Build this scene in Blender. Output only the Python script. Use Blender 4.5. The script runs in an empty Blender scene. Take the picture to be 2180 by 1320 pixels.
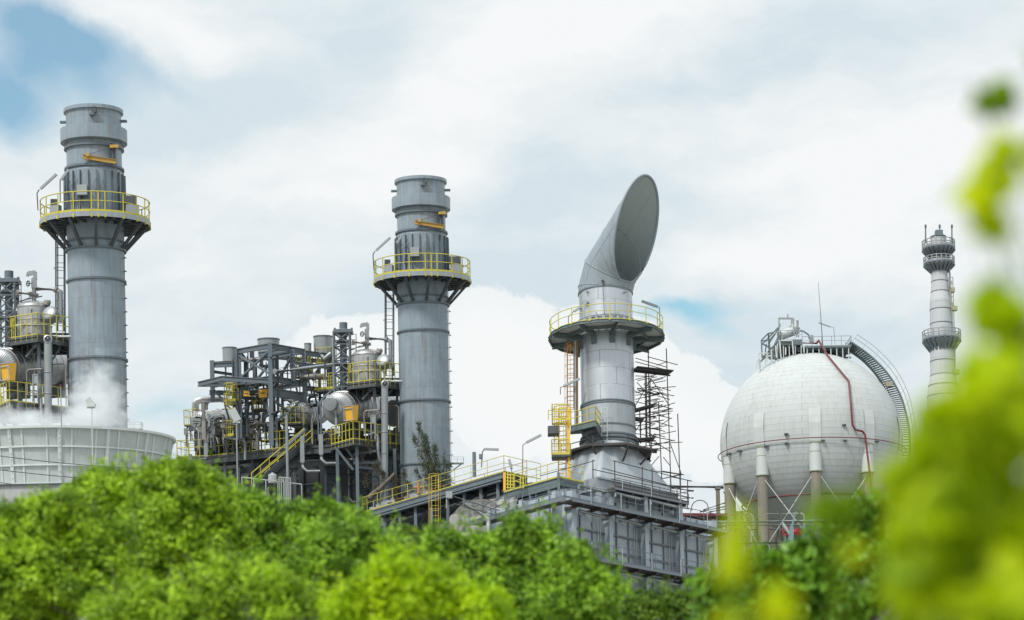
import bpy, math, random
from mathutils import Vector as V, Matrix as M4
random.seed(7)
rad, sin, cos, pi = math.radians, math.sin, math.cos, math.pi
C = bpy.context.scene.collection
S = bpy.context.scene
# ---------------------------------------------------------------- camera geometry
FPX, W, H = 5200.0, 2180.0, 1320.0      # focal length and frame in photo pixels
HY, CZ, ROLL = 1540.0, 1.7, rad(1.0)    # horizon row, eye height, slight roll
def P(px, py, Y):
    dx, dy = px-W/2, py-H/2
    u = dx*cos(ROLL)-dy*sin(ROLL); v = dx*sin(ROLL)+dy*cos(ROLL)
    return V((u*Y/FPX, Y, CZ+(HY-H/2-v)*Y/FPX))
EYE = V((0, 0, CZ))
def on(F, px, py, y=0.0):
    """point of the plane y (in frame F) that is seen at a pixel, in the frame's own coordinates"""
    Fi = F.inverted(); o = Fi @ EYE; d = Fi.to_3x3() @ (P(px, py, 1.0)-EYE)
    return o+d*((y-o.y)/d.y)
def frame(px, py, Y, lean=0.0):
    p = P(px, py, Y); F = M4.Translation((p.x, Y, 0)) @ M4.Rotation(-lean, 4, 'X')
    for _ in range(4): F = M4.Translation((on(F, px, py).x, 0, 0)) @ F
    return F
cam_d = bpy.data.cameras.new('camera'); cam = bpy.data.objects.new('camera', cam_d); C.objects.link(cam)
S.camera = cam
cam.matrix_world = M4.Translation(EYE) @ M4.Rotation(pi/2, 4, 'X') @ M4.Rotation(-ROLL, 4, 'Z')
cam_d.sensor_width = 36; cam_d.lens = 36*FPX/W
cam_d.shift_x = -(HY-H/2)*sin(ROLL)/W; cam_d.shift_y = (HY-H/2)*cos(ROLL)/W
cam_d.clip_start = 0.3; cam_d.clip_end = 9000
cam_d.dof.use_dof = True; cam_d.dof.focus_distance = 160; cam_d.dof.aperture_fstop = 1.45
# ---------------------------------------------------------------- mesh builder
X, Yv, Z = V((1, 0, 0)), V((0, 1, 0)), V((0, 0, 1))
def frm(d):
    d = d.normalized(); up = Z if abs(d.z) < .95 else Yv
    a = d.cross(up).normalized(); return a, a.cross(d).normalized()
class MB:
    def __init__(s): s.v, s.f, s.s, s.uv = [], [], [], []
    def add(s, vs, fs, sm=False, uv=None):
        n = len(s.v); s.v += [V(p) for p in vs]
        for i, f in enumerate(fs):
            s.f.append([k+n for k in f]); s.s.append(sm); s.uv.append(uv[i] if uv else None)
        return s
    def box(s, c, sx, sy, sz, R=None):
        c = V(c); R = R or M4.Identity(3)
        vs = [c+R @ V((x*sx/2, y*sy/2, z*sz/2)) for x in (-1, 1) for y in (-1, 1) for z in (-1, 1)]
        return s.add(vs, [(0,1,3,2),(4,6,7,5),(0,4,5,1),(2,3,7,6),(0,2,6,4),(1,5,7,3)])
    def bar(s, a, b, w, h=None, up=None):
        a, b = V(a), V(b); h = h or w; d = (b-a)
        if d.length < 1e-5: return s
        if up is None: x, y = frm(d)
        else:
            x = d.cross(up).normalized(); y = x.cross(d.normalized()).normalized()
        vs = [p+x*i*w/2+y*j*h/2 for p in (a, b) for i, j in ((-1,-1),(1,-1),(1,1),(-1,1))]
        return s.add(vs, [(3,2,1,0),(4,5,6,7),(0,1,5,4),(1,2,6,5),(2,3,7,6),(3,0,4,7)])
    def ibeam(s, a, b, w, h, t=None, up=None):
        a, b = V(a), V(b); t = t or min(w, h)*.12; d = (b-a).normalized()
        if up is None: x, y = frm(d)
        else:
            x = d.cross(up).normalized(); y = x.cross(d).normalized()
        o = y*(h/2-t/2)
        s.bar(a+o, b+o, w, t, up=y); s.bar(a-o, b-o, w, t, up=y); return s.bar(a, b, t, h-2*t, up=y)
    def tube(s, a, b, r, r2=None, n=8, cap=True):
        a, b = V(a), V(b); r2 = r if r2 is None else r2
        if (b-a).length < 1e-5: return s
        x, y = frm(b-a); vs = []
        for p, q in ((a, r), (b, r2)):
            vs += [p+(x*cos(2*pi*k/n)+y*sin(2*pi*k/n))*q for k in range(n)]
        s.add(vs, [(k, (k+1) % n, n+(k+1) % n, n+k) for k in range(n)], n > 5)
        if cap: s.add(vs, [list(range(n))[::-1], list(range(n, 2*n))])
        return s
    def path(s, pts, r, n=8, closed=False):
        pts = [V(p) for p in pts]; m = len(pts); rings = []
        up = None
        for i, p in enumerate(pts):
            d0 = (p-pts[i-1]) if (i > 0 or closed) else (pts[1]-p)
            d1 = (pts[(i+1) % m]-p) if (i < m-1 or closed) else (p-pts[i-1])
            d0.normalize(); d1.normalize(); t = d0+d1
            if t.length < 1e-4: t = d1.copy()
            t.normalize()
            if up is None: x, y = frm(t)
            else:
                x = up-t*up.dot(t)
                if x.length < 1e-4: x, y = frm(t)
                x.normalize(); y = t.cross(x)
            up = x; k = min(2.0, 1/max(.3, t.dot(d1)))
            bn = (d1-d0); 
            ring = []
            for j in range(n):
                o = x*cos(2*pi*j/n)*r+y*sin(2*pi*j/n)*r
                if bn.length > 1e-3:
                    b = bn.normalized(); o = o+b*o.dot(b)*(k-1)
                ring.append(p+o)
            rings.append(ring)
        vs = [q for g in rings for q in g]; fs = []
        for i in range(m if closed else m-1):
            i2 = (i+1) % m
            fs += [(i*n+j, i*n+(j+1) % n, i2*n+(j+1) % n, i2*n+j) for j in range(n)]
        s.add(vs, fs, n > 4)
        if not closed: s.add(vs, [list(range(n))[::-1], list(range((m-1)*n, m*n))])
        return s
    def lathe(s, prof, o=(0,0,0), n=48, a0=0.0, a1=2*pi, R=None):
        o = V(o); full = abs(a1-a0) > 6.28; m = n if full else n+1; L = 0
        R = R or M4.Identity(3)
        for (r0, z0), (r1, z1) in zip(prof, prof[1:]):
            l = math.hypot(r1-r0, z1-z0); vs, fs, uv = [], [], []
            for (r, z) in ((r0, z0), (r1, z1)):
                vs += [o+R @ V((r*cos(a0+(a1-a0)*k/n), r*sin(a0+(a1-a0)*k/n), z)) for k in range(m)]
            for k in range(n):
                k2 = (k+1) % m
                fs.append((k, k2, m+k2, m+k))
                uv.append([(k/n, L), ((k+1)/n, L), ((k+1)/n, L+l), (k/n, L+l)])
            s.add(vs, fs, True, uv); L += l
        return s
    def dome(s, c, r, h, R=None, n=32, k=8, full=False):
        """half ellipsoid about local z"""
        lo = -k if full else 0
        prof = [(r*cos(i/k*pi/2), h*sin(i/k*pi/2)) for i in range(lo, k+1)]
        return s.grid([[V(c)+(R or M4.Identity(3)) @ V((q*cos(2*pi*j/n), q*sin(2*pi*j/n), z)) for j in range(n)] for q, z in prof], True)
    def grid(s, rows, wrap=False, smooth=True, uvs=None):
        m = len(rows[0]); vs = [p for g in rows for p in g]; fs, uv = [], []
        for i in range(len(rows)-1):
            for j in range(m if wrap else m-1):
                j2 = (j+1) % m; fs.append((i*m+j, i*m+j2, (i+1)*m+j2, (i+1)*m+j))
                uv.append([(j/m, i/(len(rows)-1)), ((j+1)/m, i/(len(rows)-1)), ((j+1)/m, (i+1)/(len(rows)-1)), (j/m, (i+1)/(len(rows)-1))])
        return s.add(vs, fs, smooth, uv)
    def ring(s, o, R, r, n=48, a0=0.0, a1=2*pi, k=6):
        full = abs(a1-a0) > 6.28; m = n if full else n+1
        return s.path([V(o)+V((R*cos(a0+(a1-a0)*i/n), R*sin(a0+(a1-a0)*i/n), 0)) for i in range(m)], r, k, closed=full)
    def poly(s, pts, th):
        """vertical-sided prism from a horizontal outline"""
        n = len(pts); vs = [V(p) for p in pts]+[V(p)-Z*th for p in pts]
        return s.add(vs, [list(range(n)), list(range(n, 2*n))[::-1]]+[(k, n+k, n+(k+1) % n, (k+1) % n) for k in range(n)])
    def quads(s, pts, th=0):
        return s.add(pts, [tuple(range(len(pts)))])
    def build(s, name, mat, parent=None, base=None, F=None):
        me = bpy.data.meshes.new(name)
        b = BASE.get(parent.name, V()) if parent else (V(base) if base is not None else V())
        if base is None and not parent and s.v:
            lo = V([min(p[i] for p in s.v) for i in range(3)]); hi = V([max(p[i] for p in s.v) for i in range(3)])
            b = V(((lo.x+hi.x)/2, (lo.y+hi.y)/2, lo.z))
        me.from_pydata([tuple(p-b) for p in s.v], [], s.f); me.validate(clean_customdata=False)
        if len(me.polygons) == len(s.s):
            me.polygons.foreach_set('use_smooth', s.s)
            if any(s.uv):
                l = me.uv_layers.new(name='UVMap'); i = 0
                buf = []
                for f, u in zip(s.f, s.uv):
                    for q in range(len(f)): buf += list(u[q]) if u else [0.0, 0.0]
                l.data.foreach_set('uv', buf)
        if mat: me.materials.append(mat)
        me.update()
        o = bpy.data.objects.new(name, me); C.objects.link(o)
        if parent: o.parent = parent; BASE[o.name] = b
        else: o.matrix_world = (F or M4.Identity(4)) @ M4.Translation(b); BASE[o.name] = b
        return o
BASE = {}
def tag(o, label=None, cat=None, group=None, kind=None):
    if label: o['label'] = label
    if cat: o['category'] = cat
    if group: o['group'] = group
    if kind: o['kind'] = kind
    return o
def thing(name, label, cat, base=(0,0,0), F=None, group=None):
    o = bpy.data.objects.new(name, None); C.objects.link(o); o.empty_display_size = .3
    o.matrix_world = (F or M4.Identity(4)) @ M4.Translation(V(base)); BASE[o.name] = V(base)
    return tag(o, label, cat, group)
def copy_tree(o, parent=None, delta=None):
    c = o.copy(); C.objects.link(c)
    if parent: c.parent = parent
    if delta is not None: c.matrix_world = M4.Translation(delta) @ o.matrix_world
    for ch in list(o.children): copy_tree(ch, c)
    return c
def rail(mb, pts, h=1.1, sp=1.4, r=.025, kick=.12, mid=True, closed=False, mid2=False, foot=0.0):
    pts = [V(p) for p in pts]
    if closed: pts = pts+[pts[0]]
    for a, b in zip(pts, pts[1:]):
        mb.tube(a+Z*h, b+Z*h, r, n=6)
        if mid: mb.tube(a+Z*h*.55, b+Z*h*.55, r*.8, n=6)
        if kick: mb.bar(a+Z*kick/2, b+Z*kick/2, .02, kick, up=Z)
        m = max(1, round((b-a).length/sp))
        for k in range(m+1):
            p = a.lerp(b, k/m); mb.tube(p-Z*foot, p+Z*h, r, n=6)
    return mb
def rail_ring(mb, o, R, h, post_a, r=.025, kick=.15, a0=0.0, a1=2*pi, foot=.3, n=72):
    o = V(o)
    for z, q in ((h, r), (h*.55, r*.85)): mb.ring(o+Z*z, R, q, n, a0, a1)
    if kick: mb.lathe([(R-.01, 0), (R-.01, kick), (R+.01, kick), (R+.01, 0)], o, n, a0, a1)
    for a in post_a:
        p = o+V((R*cos(a), R*sin(a), 0)); mb.tube(p-Z*foot, p+Z*h, r*1.15, n=6)
        if foot: mb.box(p-Z*foot*.6+V((cos(a), sin(a), 0))*.04, .12, .12, foot*.6, M4.Rotation(a, 3, 'Z'))
    return mb
def ladder(mb, a, b, w, side, r=.02, sp=.3):
    a, b, side = V(a), V(b), V(side).normalized()
    for k in (-.5, .5): mb.tube(a+side*w*k, b+side*w*k, r*1.3, n=6)
    m = int((b-a).length/sp)
    for k in range(m+1):
        p = a.lerp(b, k/m); mb.tube(p-side*w/2, p+side*w/2, r, n=5)
    return mb
def cage(mb, a, b, R, face, r=.02, sp=.9, bars=5):
    """safety hoops round a ladder between a and b; face = horizontal direction the hoops bulge to"""
    a, b = V(a), V(b); f = V(face).normalized(); s_ = Z.cross(f)
    m = max(1, round((b-a).length/sp)); th = [-pi/2+pi*k/(bars-1) for k in range(bars)]
    pt = lambda p, t: p+f*(R*cos(t)+.1)+s_*R*sin(t)
    for k in range(m+1):
        p = a.lerp(b, k/m); mb.path([p+s_*-R]+[pt(p, -pi/2+pi*i/10) for i in range(11)]+[p+s_*R], r, 5)
    for t in th: mb.tube(pt(a, t), pt(b, t), r*.8, n=5)
    return mb
# ---------------------------------------------------------------- materials
def lin(c):
    return tuple((x/255/12.92 if x/255 <= .04045 else ((x/255+.055)/1.055)**2.4) for x in c)
MATS = {}
class NT:
    def __init__(s, m):
        m.use_nodes = True; s.t = m.node_tree; s.n = s.t.nodes; s.l = s.t.links
    def node(s, typ, **kw):
        n = s.n.new(typ)
        for k, v in kw.items():
            if k.startswith('i_'): 
                key = k[2:]; key = int(key) if key.isdigit() else key.replace('_', ' ')
                if isinstance(v, bpy.types.NodeSocket): s.l.new(v, n.inputs[key])
                else: n.inputs[key].default_value = v
            else: setattr(n, k, v)
        return n
    def math(s, op, a, b=0.0, c=0.0, clamp=False):
        n = s.n.new('ShaderNodeMath'); n.operation = op; n.use_clamp = clamp
        for i, v in enumerate((a, b, c)):
            if isinstance(v, bpy.types.NodeSocket): s.l.new(v, n.inputs[i])
            else: n.inputs[i].default_value = v
        return n.outputs[0]
    def mix(s, fac, a, b, mode='MIX'):
        n = s.n.new('ShaderNodeMix'); n.data_type = 'RGBA'; n.blend_type = mode
        for i, v in ((0, fac), (6, a), (7, b)):
            if isinstance(v, bpy.types.NodeSocket): s.l.new(v, n.inputs[i])
            else: n.inputs[i].default_value = v if i == 0 else ((*v, 1) if len(v) == 3 else v)
        return n.outputs[2]
    def ramp(s, fac, stops):
        n = s.n.new('ShaderNodeValToRGB'); e = n.color_ramp.elements
        while len(e) < len(stops): e.new(.5)
        for q, (p, c) in zip(e, stops):
            q.position = p; q.color = (c, c, c, 1) if isinstance(c, (int, float)) else (*c, 1)
        s.l.new(fac, n.inputs[0]); return n.outputs[0]
    def noise(s, vec, scale, detail=4, rough=.55, dist=0):
        n = s.node('ShaderNodeTexNoise', i_Scale=scale, i_Detail=detail, i_Roughness=rough, i_Distortion=dist)
        if vec is not None: s.l.new(vec, n.inputs['Vector'])
        return n.outputs['Fac']
def paint(name, col, rough=.5, metal=0.0, var=.25, streak=.25, dirt=(.25, .22, .18), dirt_amt=.0, scale=.6, bump=0.0,
          brick=None, tint=(.86, .88, .9), spec=.5):
    m = bpy.data.materials.new(name); t = NT(m); b = t.n['Principled BSDF']
    tc = t.node('ShaderNodeTexCoord'); ob = tc.outputs['Object']
    mp = t.node('ShaderNodeMapping', i_Vector=ob, i_Scale=(2.2, 2.2, .12))
    n1 = t.noise(ob, scale, 6, .6); n2 = t.noise(mp.outputs[0], 1.3, 5, .65)
    k = t.math('ADD', t.math('MULTIPLY', t.math('SUBTRACT', n1, .5), var*2), t.math('MULTIPLY', t.math('SUBTRACT', n2, .5), streak*2))
    k = t.math('ADD', k, 1.0)
    c = t.node('ShaderNodeVectorMath', operation='SCALE'); c.inputs[0].default_value = col; t.l.new(k, c.inputs['Scale'])
    out = c.outputs[0]
    if dirt_amt:
        mq = t.node('ShaderNodeMapping', i_Vector=ob, i_Scale=(2.6, 2.6, .16)); n4 = t.noise(mq.outputs[0], 1.9, 7, .68)
        d = t.ramp(t.math('MULTIPLY', t.math('ADD', t.math('MULTIPLY', t.noise(ob, scale*2.3, 6, .7), .45), t.math('MULTIPLY', n4, .6)), t.math('ADD', n2, .5)), [(.46, 0.0), (.70, 1.0)])
        out = t.mix(t.math('MULTIPLY', d, dirt_amt), out, dirt)
    hgt = None
    if brick:
        su, sv, mort, dark = brick[:4]; bw = brick[4] if len(brick) > 4 else 1.0
        mp2 = t.node('ShaderNodeMapping', i_Vector=tc.outputs['UV'], i_Scale=(su, sv, 1))
        br = t.node('ShaderNodeTexBrick', i_Vector=mp2.outputs[0], i_Scale=1.0, i_Mortar_Size=mort, i_Mortar_Smooth=.2, i_Bias=0.0, i_Brick_Width=bw, i_Row_Height=1.0)
        br.inputs['Color1'].default_value = (1, 1, 1, 1); br.inputs['Color2'].default_value = (*tint, 1); br.inputs['Mortar'].default_value = (dark, dark, dark, 1)
        out = t.mix(1.0, out, br.outputs['Color'], 'MULTIPLY'); hgt = br.outputs['Fac']
    t.l.new(out, b.inputs['Base Color'])
    t.l.new(t.math('ADD', t.math('MULTIPLY', t.math('SUBTRACT', n1, .5), .35), rough, clamp=True), b.inputs['Roughness'])
    b.inputs['Metallic'].default_value = metal; b.inputs['Specular IOR Level'].default_value = spec
    if bump or hgt is not None:
        bp = t.node('ShaderNodeBump', i_Strength=.35, i_Distance=bump or .03)
        h = t.noise(ob, 1.1, 3, .5)
        if hgt is not None: h = t.math('SUBTRACT', t.math('MULTIPLY', h, .6 if bump else 0.05), hgt)
        t.l.new(h, bp.inputs['Height']); t.l.new(bp.outputs[0], b.inputs['Normal'])
    MATS[name] = m; return m
stack_grey = paint('stack_grey_paint', (.265, .325, .37), .48, .0, .13, .26, (.15, .13, .12), .6, .35, bump=.02, brick=(2, .36, .006, .80), tint=(.93, .945, .95))
steel_grey = paint('grey_steel_paint', (.115, .148, .175), .5, .0, .2, .2, (.16, .12, .09), .3, .8)
dark_steel = paint('dark_steel', (.07, .085, .097), .55, .0, .3, .2, (.1, .07, .05), .4, .9)
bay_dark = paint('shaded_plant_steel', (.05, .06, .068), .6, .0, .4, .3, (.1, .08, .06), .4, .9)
bluewall = paint('blue_grey_casing', (.085, .11, .135), .55, 0, .15, .25, (.05, .05, .05), .3, .5)
alu = paint('aluminium_cladding', (.45, .455, .455), .4, .6, .15, .22, (.26, .22, .18), .3, 1.0, bump=.05)
alu_dull = paint('weathered_cladding', (.30, .29, .275), .45, .5, .25, .3, (.14, .10, .07), .45, 1.0, bump=.05)
pipe_grey = paint('galvanised_pipe', (.32, .345, .355), .42, .45, .15, .2, (.2, .16, .12), .25, 1.2)
yellow = paint('yellow_rail_paint', (.54, .48, .055), .5, 0, .2, .2, (.22, .15, .05), .35, 2.0)
amber = paint('amber_paint', (.78, .42, .03), .5, 0, .12, .15, (.35, .2, .05), .2, 1.2)
orange = paint('faded_orange_paint', (.40, .21, .06), .6, 0, .3, .3, (.2, .1, .05), .5, 2.0)
deckgreen = paint('green_grey_deck_steel', (.12, .155, .16), .55, 0, .2, .2, (.05, .05, .05), .3, 1.0)
horn_grey = paint('horn_grey_paint', (.255, .30, .335), .5, 0, .1, .2, (.18, .17, .155), .5, .5)
horn_dark = paint('horn_inner_paint', (.35, .40, .40), .5, 0, .04, .10, (.24, .24, .23), .2, .5)
clad = paint('silver_panel_cladding', (.50, .53, .56), .33, .55, .08, .12, (.3, .28, .26), .18, .5, brick=(5, .88, .012, .55), tint=(.93, .94, .95))
silver = paint('silver_paint', (.33, .365, .395), .42, .25, .10, .12, (.2, .18, .16), .4, .5)
hoodm = paint('crumpled_silver_sheet', (.44, .485, .52), .38, .3, .15, .2, (.25, .22, .2), .25, .6, bump=.25)
casing = paint('casing_grey_panel', (.39, .445, .49), .5, .1, .12, .2, (.16, .15, .14), .3, .5, bump=.03)
casing_dk = paint('casing_stiffener', (.17, .195, .22), .5, .1, .15, .2, (.1, .09, .08), .3, .6)
fabric = paint('grey_insulation_cloth', (.33, .325, .31), .85, 0, .2, .25, (.2, .18, .15), .3, .5, bump=.2)
rusty = paint('rusty_scaffold_tube', (.055, .056, .06), .6, .3, .4, .3, (.16, .07, .03), .5, 2.0)
plank = paint('scaffold_board', (.065, .064, .064), .8, 0, .4, .3, (.05, .04, .03), .4, 2.0)
white = paint('white_tank_paint', (.48, .51, .505), .75, 0, .05, .06, (.30, .28, .24), .34, .25, brick=(44, 46, .04, .77, 9.0), tint=(.99, .99, .99))
whitep = paint('white_paint', (.52, .55, .54), .6, 0, .1, .12, (.35, .3, .25), .25, 1.0)
concrete = paint('column_concrete', (.24, .22, .18), .85, 0, .2, .3, (.12, .1, .08), .5, .8)
conc_lt = paint('pale_concrete', (.42, .43, .42), .85, 0, .2, .3, (.2, .19, .17), .5, .8, bump=.03)
tower_c = paint('fan_stack_panel', (.46, .50, .49), .6, 0, .06, .14, (.22, .24, .22), .3, .5)
tower_rib = paint('fan_stack_rib', (.58, .62, .605), .6, 0, .06, .12, (.28, .28, .26), .3, .6)
red = paint('red_pipe_paint', (.15, .025, .03), .5, 0, .2, .2, (.12, .03, .02), .3, 2.0)
redbright = paint('bright_red_paint', (.5, .03, .04), .5, 0, .15, .1, (.2, .03, .02), .2, 2.0)
palegreen = paint('pale_green_pipe', (.40, .46, .43), .5, .1, .15, .25, (.2, .2, .17), .35, 1.0)
teal = paint('teal_post_paint', (.17, .27, .28), .55, 0, .15, .2, (.1, .1, .09), .3, 1.0)
chim = paint('chimney_concrete', (.46, .475, .485), .7, 0, .08, .2, (.33, .31, .3), .3, .4, brick=(1, .28, .02, .84), tint=(.94, .95, .96))
black = paint('mouth_shade_black', (.02, .022, .024), .6, 0, .2, .1)  # flat black colour for the shade inside the vent pipe mouth
lampm = paint('grey_lamp_housing', (.33, .35, .36), .45, .2, .15, .1)
craneyel = paint('faded_crane_paint', (.48, .30, .06), .55, 0, .2, .2, (.2, .12, .05), .4, 2.0)
olive = paint('olive_box_paint', (.30, .29, .2), .6, 0, .15, .2)
bark = paint('grey_bark', (.13, .11, .09), .9, 0, .3, .3, scale=6, bump=.05)
def leafmat(name, c1, c2, tr, sc=1.2, rough=.5, trans=.28):
    m = bpy.data.materials.new(name); t = NT(m); b = t.n['Principled BSDF']
    geo = t.node('ShaderNodeNewGeometry'); tc = t.node('ShaderNodeTexCoord')
    r = geo.outputs['Random Per Island']; n = t.noise(tc.outputs['Object'], sc, 3, .6)
    f = t.math('ADD', t.math('MULTIPLY', r, .22), t.math('MULTIPLY', t.ramp(n, [(.36, 0.0), (.64, 1.0)]), .8), clamp=True)
    col = t.mix(f, c1, c2); t.l.new(col, b.inputs['Base Color']); b.inputs['Roughness'].default_value = rough
    b.inputs['Specular IOR Level'].default_value = .25
    tl = t.node('ShaderNodeBsdfTranslucent'); t.l.new(t.mix(1.0, col, tr, 'MULTIPLY'), tl.inputs[0])
    ms = t.node('ShaderNodeMixShader', i_Fac=trans); t.l.new(b.outputs[0], ms.inputs[1]); t.l.new(tl.outputs[0], ms.inputs[2])
    t.l.new(ms.outputs[0], t.n['Material Output'].inputs[0]); MATS[name] = m; return m
# ================================================================ exhaust stack with its boiler plant (built once, copied for the second unit)
F2 = frame(900, 650, 170.0); K2 = 170/FPX
def q(px, py, d=0.0): return on(F2, px, py, d)
def onz(F, px, py, z):
    """point of the level z that is seen at a pixel"""
    Fi = F.inverted(); o = Fi @ EYE; d = Fi.to_3x3() @ (P(px, py, 1.0)-EYE)
    return o+d*((z-o.z)/d.z)
zz = lambda py: q(893, py).z
def at_angle(R, a, z): return V((R*cos(a), R*sin(a), z))
UNIT = []
def make_stack():
    t = thing('exhaust_stack', 'grey exhaust stack standing between the steel frame and the horn-topped stack', 'exhaust stack', (0,0,0), F2, 'pair of grey exhaust stacks')
    k = K2
    m = MB(); m.lathe([(53.3*k, 0), (53.3*k, zz(648)), (54*k, zz(600)), (53.6*k, zz(505)), (51.5*k, zz(498)), (51.5*k, zz(392))], n=72)
    m.lathe([(50.5*k, zz(392)), (50.5*k, zz(470)), (0, zz(470))], n=48); m.build('shell', stack_grey, t)
    MB().lathe([(50.5*k, zz(385)), (55.7*k, zz(385)), (55.7*k, zz(391.5)), (51.4*k, zz(393))], n=72).build('top_rim', stack_grey, t)
    MB().lathe([(51.4*k, zz(421)), (62.3*k, zz(423)), (62.3*k, zz(448)), (51.4*k, zz(450))], n=72).build('shroud_band', stack_grey, t)
    for py, r, h in ((459, 56, 4), (497.7, 56, 4), (636, 56, 3), (651, 57.5, 3.5), (709, 56.5, 3.5), (857, 56.8, 3.5), (992, 56, 3)):
        MB().lathe([(51*k, zz(py-h/2)), (r*k, zz(py-h/2)), (r*k, zz(py+h/2)), (51*k, zz(py+h/2))], n=72).build('flange_ring', steel_grey, t)
    for a in (0, pi, -1.45, 1.6):
        m = MB(); m.bar(at_angle(51*k, a, zz(406)), at_angle(63*k, a, zz(406)), .28, .12, up=Z); m.build('lifting_lug', steel_grey, t)
    m = MB(); p = at_angle(51.5*k, -1.35, zz(399)); m.tube(p, p+V((0,-.25,0)), .13, n=12); m.bar(p+V((0,-.2,.3)), p+V((0,-.2,-.25)), .06); m.bar(p+V((-.12,-.2,.1)), p+V((-.05,-.2,-.3)), .05); m.build('sampling_port', dark_steel, t)
    m = MB()
    for i in range(22):
        a = 2*pi*i/22+.1; u = V((cos(a), sin(a), 0))
        m.bar(at_angle(55.5*k, a, zz(508)), at_angle(56.5*k, a, zz(596)), .05, 5*k, up=V((-sin(a), cos(a), 0)).cross(Z))
    m.build('stiffener_rib', steel_grey, t)
    zd = zz(597)
    m = MB(); m.lathe([(53*k, zd), (103*k, zd), (103*k, zd-.1), (53*k, zd-.1)], n=72)
    for i in range(18):
        a = 2*pi*i/18; m.bar(at_angle(54*k, a, zd-.22), at_angle(101*k, a, zd-.22), .1, .24, up=Z)
    m.ring((0,0,zd-.22), 80*k, .07, 48); m.build('platform_deck', dark_steel, t)
    MB().lathe([(103.2*k, zd+.03), (103.8*k, zd+.03), (103.8*k, zd-.27), (103.2*k, zd-.27)], n=72).build('toe_plate', silver, t)
    for i in range(12):
        a = 2*pi*(i+.35)/12
        m = MB(); m.bar(at_angle(98*k, a, zd-.2), at_angle(55*k, a, zz(650)), .17, .17); m.build('platform_strut', dark_steel, t)
    R = 102*k; pa = [-pi/2+rad(x) for x in (-86, -72, -52, -32, -13, 6, 13, 20, 40, 58, 74, 88, 108, 130, 152, 172, 194, 216, 238, 258)]
    rail_ring(MB(), (0,0,zd), R, 38*k, pa, .033, .17, foot=.34).build('railing', yellow, t)
    # cabinets and instruments on the platform
    for px, py, w, h, dep, mt, an in ((540, 820, .62, .62, .3, lampm, 0), (775, 836, .5, .35, .3, lampm, 0), (915, 900, .8, .5, .4, dark_steel, .2), (935, 978, .8, .55, .4, lampm, .3), (905, 965, .35, .8, .3, bay_dark, .1), (285, 918, .4, .35, .3, bay_dark, .1), (300, 985, .6, .6, .4, lampm, -.3)):
        x = 760+px/4.4; y = 350+py/4.4
        off = abs(x-893)/51.; d = -2.05 if off < .8 else -.9
        p = q(x, y, d); MB().box(p, w, dep, h, M4.Rotation(an, 3, 'Z')).build('instrument_cabinet', mt, t)
    rnd = random.Random(3)
    for i in range(9):
        a = -pi/2+rnd.uniform(-1.2, 1.3); p = at_angle(58*k, a, zd+rnd.uniform(.1, .9)); m = MB()
        m.path([p, p+Z*rnd.uniform(.6, 1.6), p+Z*1.7+V((.25*cos(a+1.5), .25*sin(a+1.5), 0)), p+V((.4*cos(a+1.5), .4*sin(a+1.5), .2))], .025, 6); m.build('conduit', steel_grey, t)
    # slanted tube lamps on poles
    for pts, lamp in ((((158, 985), (150, 845), (168, 812)), ((178, 808), (312, 685))), (((363, 925), (362, 735)), ((370, 738), (432, 650)))):
        d = -1.2 if lamp[0][0] < 200 else -2.3
        g = lambda a: q(760+a[0]/4.4, 350+a[1]/4.4, d)
        m = MB(); m.path([g(a) for a in pts], .035, 6); o = m.build('lamp_pole', dark_steel, t)
        m = MB(); m.bar(g(lamp[0]), g(lamp[1]), .17, .14); m.build('lamp_tube', lampm, o)
    # jib crane folded against the shell
    d = -1.78; m = MB(); m.tube(q(938, 448, -1.3), q(939, 486, -1.3), .14, n=10); m.bar(q(943, 446, -1.5), q(945, 500, -1.5), .06); j = m.build('jib_crane', dark_steel, t)
    m = MB(); m.ibeam(q(883, 473, -1.95), q(945, 483, -1.6), .16, .26); m.box(q(941, 454, -1.5), .5, .3, .18); m.box(q(893, 470, -1.95), .2, .2, .2); m.build('crane_beam', craneyel, j)
    m = MB(); m.tube(q(892, 470, -1.95), q(940, 453, -1.5), .018, n=5); m.build('tie_rod', dark_steel, j)
    # step irons on one side
    m = MB(); n = 0; z = zz(616); a = -.18
    while z > zz(1010):
        p = at_angle(53.3*k, a, z); m.path([p, p+V((.22, -.12, 0)), p+V((.16, -.5, 0))], .028, 5); z -= .83
    m.tube(at_angle(55.5*k, a+.04, zz(1010)), at_angle(55.5*k, a+.04, zz(605)), .015, n=5); m.build('step_irons', dark_steel, t)
    m = MB(); ladder(m, q(829, 800, 1.2), q(829, 600, 1.2), .55, (1, .3, 0), .02, .45); cage(m, q(829, 760, 1.2), q(829, 604, 1.2), .36, (-.6, -.8, 0), .018, 2.2, 3)
    m.build('access_ladder', dark_steel, t)
    m = MB(); m.tube(q(838, 800, .6), q(838, 600, .6), .055, n=8); m.tube(q(822, 800, 1.5), q(822, 600, 1.5), .04, n=8); m.build('riser_pipe', steel_grey, t)
    m = MB(); p = q(961, 985, 0); m.box(p+V((.4, 0, -.05)), .9, .8, .08); m.bar(p+V((0, 0, -.6)), p+V((.7, 0, -.1)), .08); rail(m, [p+V((0, -.4, 0)), p+V((.85, -.4, 0)), p+V((.85, .4, 0))], .35, .5, .015, 0); m.build('bracket_shelf', whitep, t)
    return t
STACK2 = make_stack(); UNIT.append(STACK2)
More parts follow.
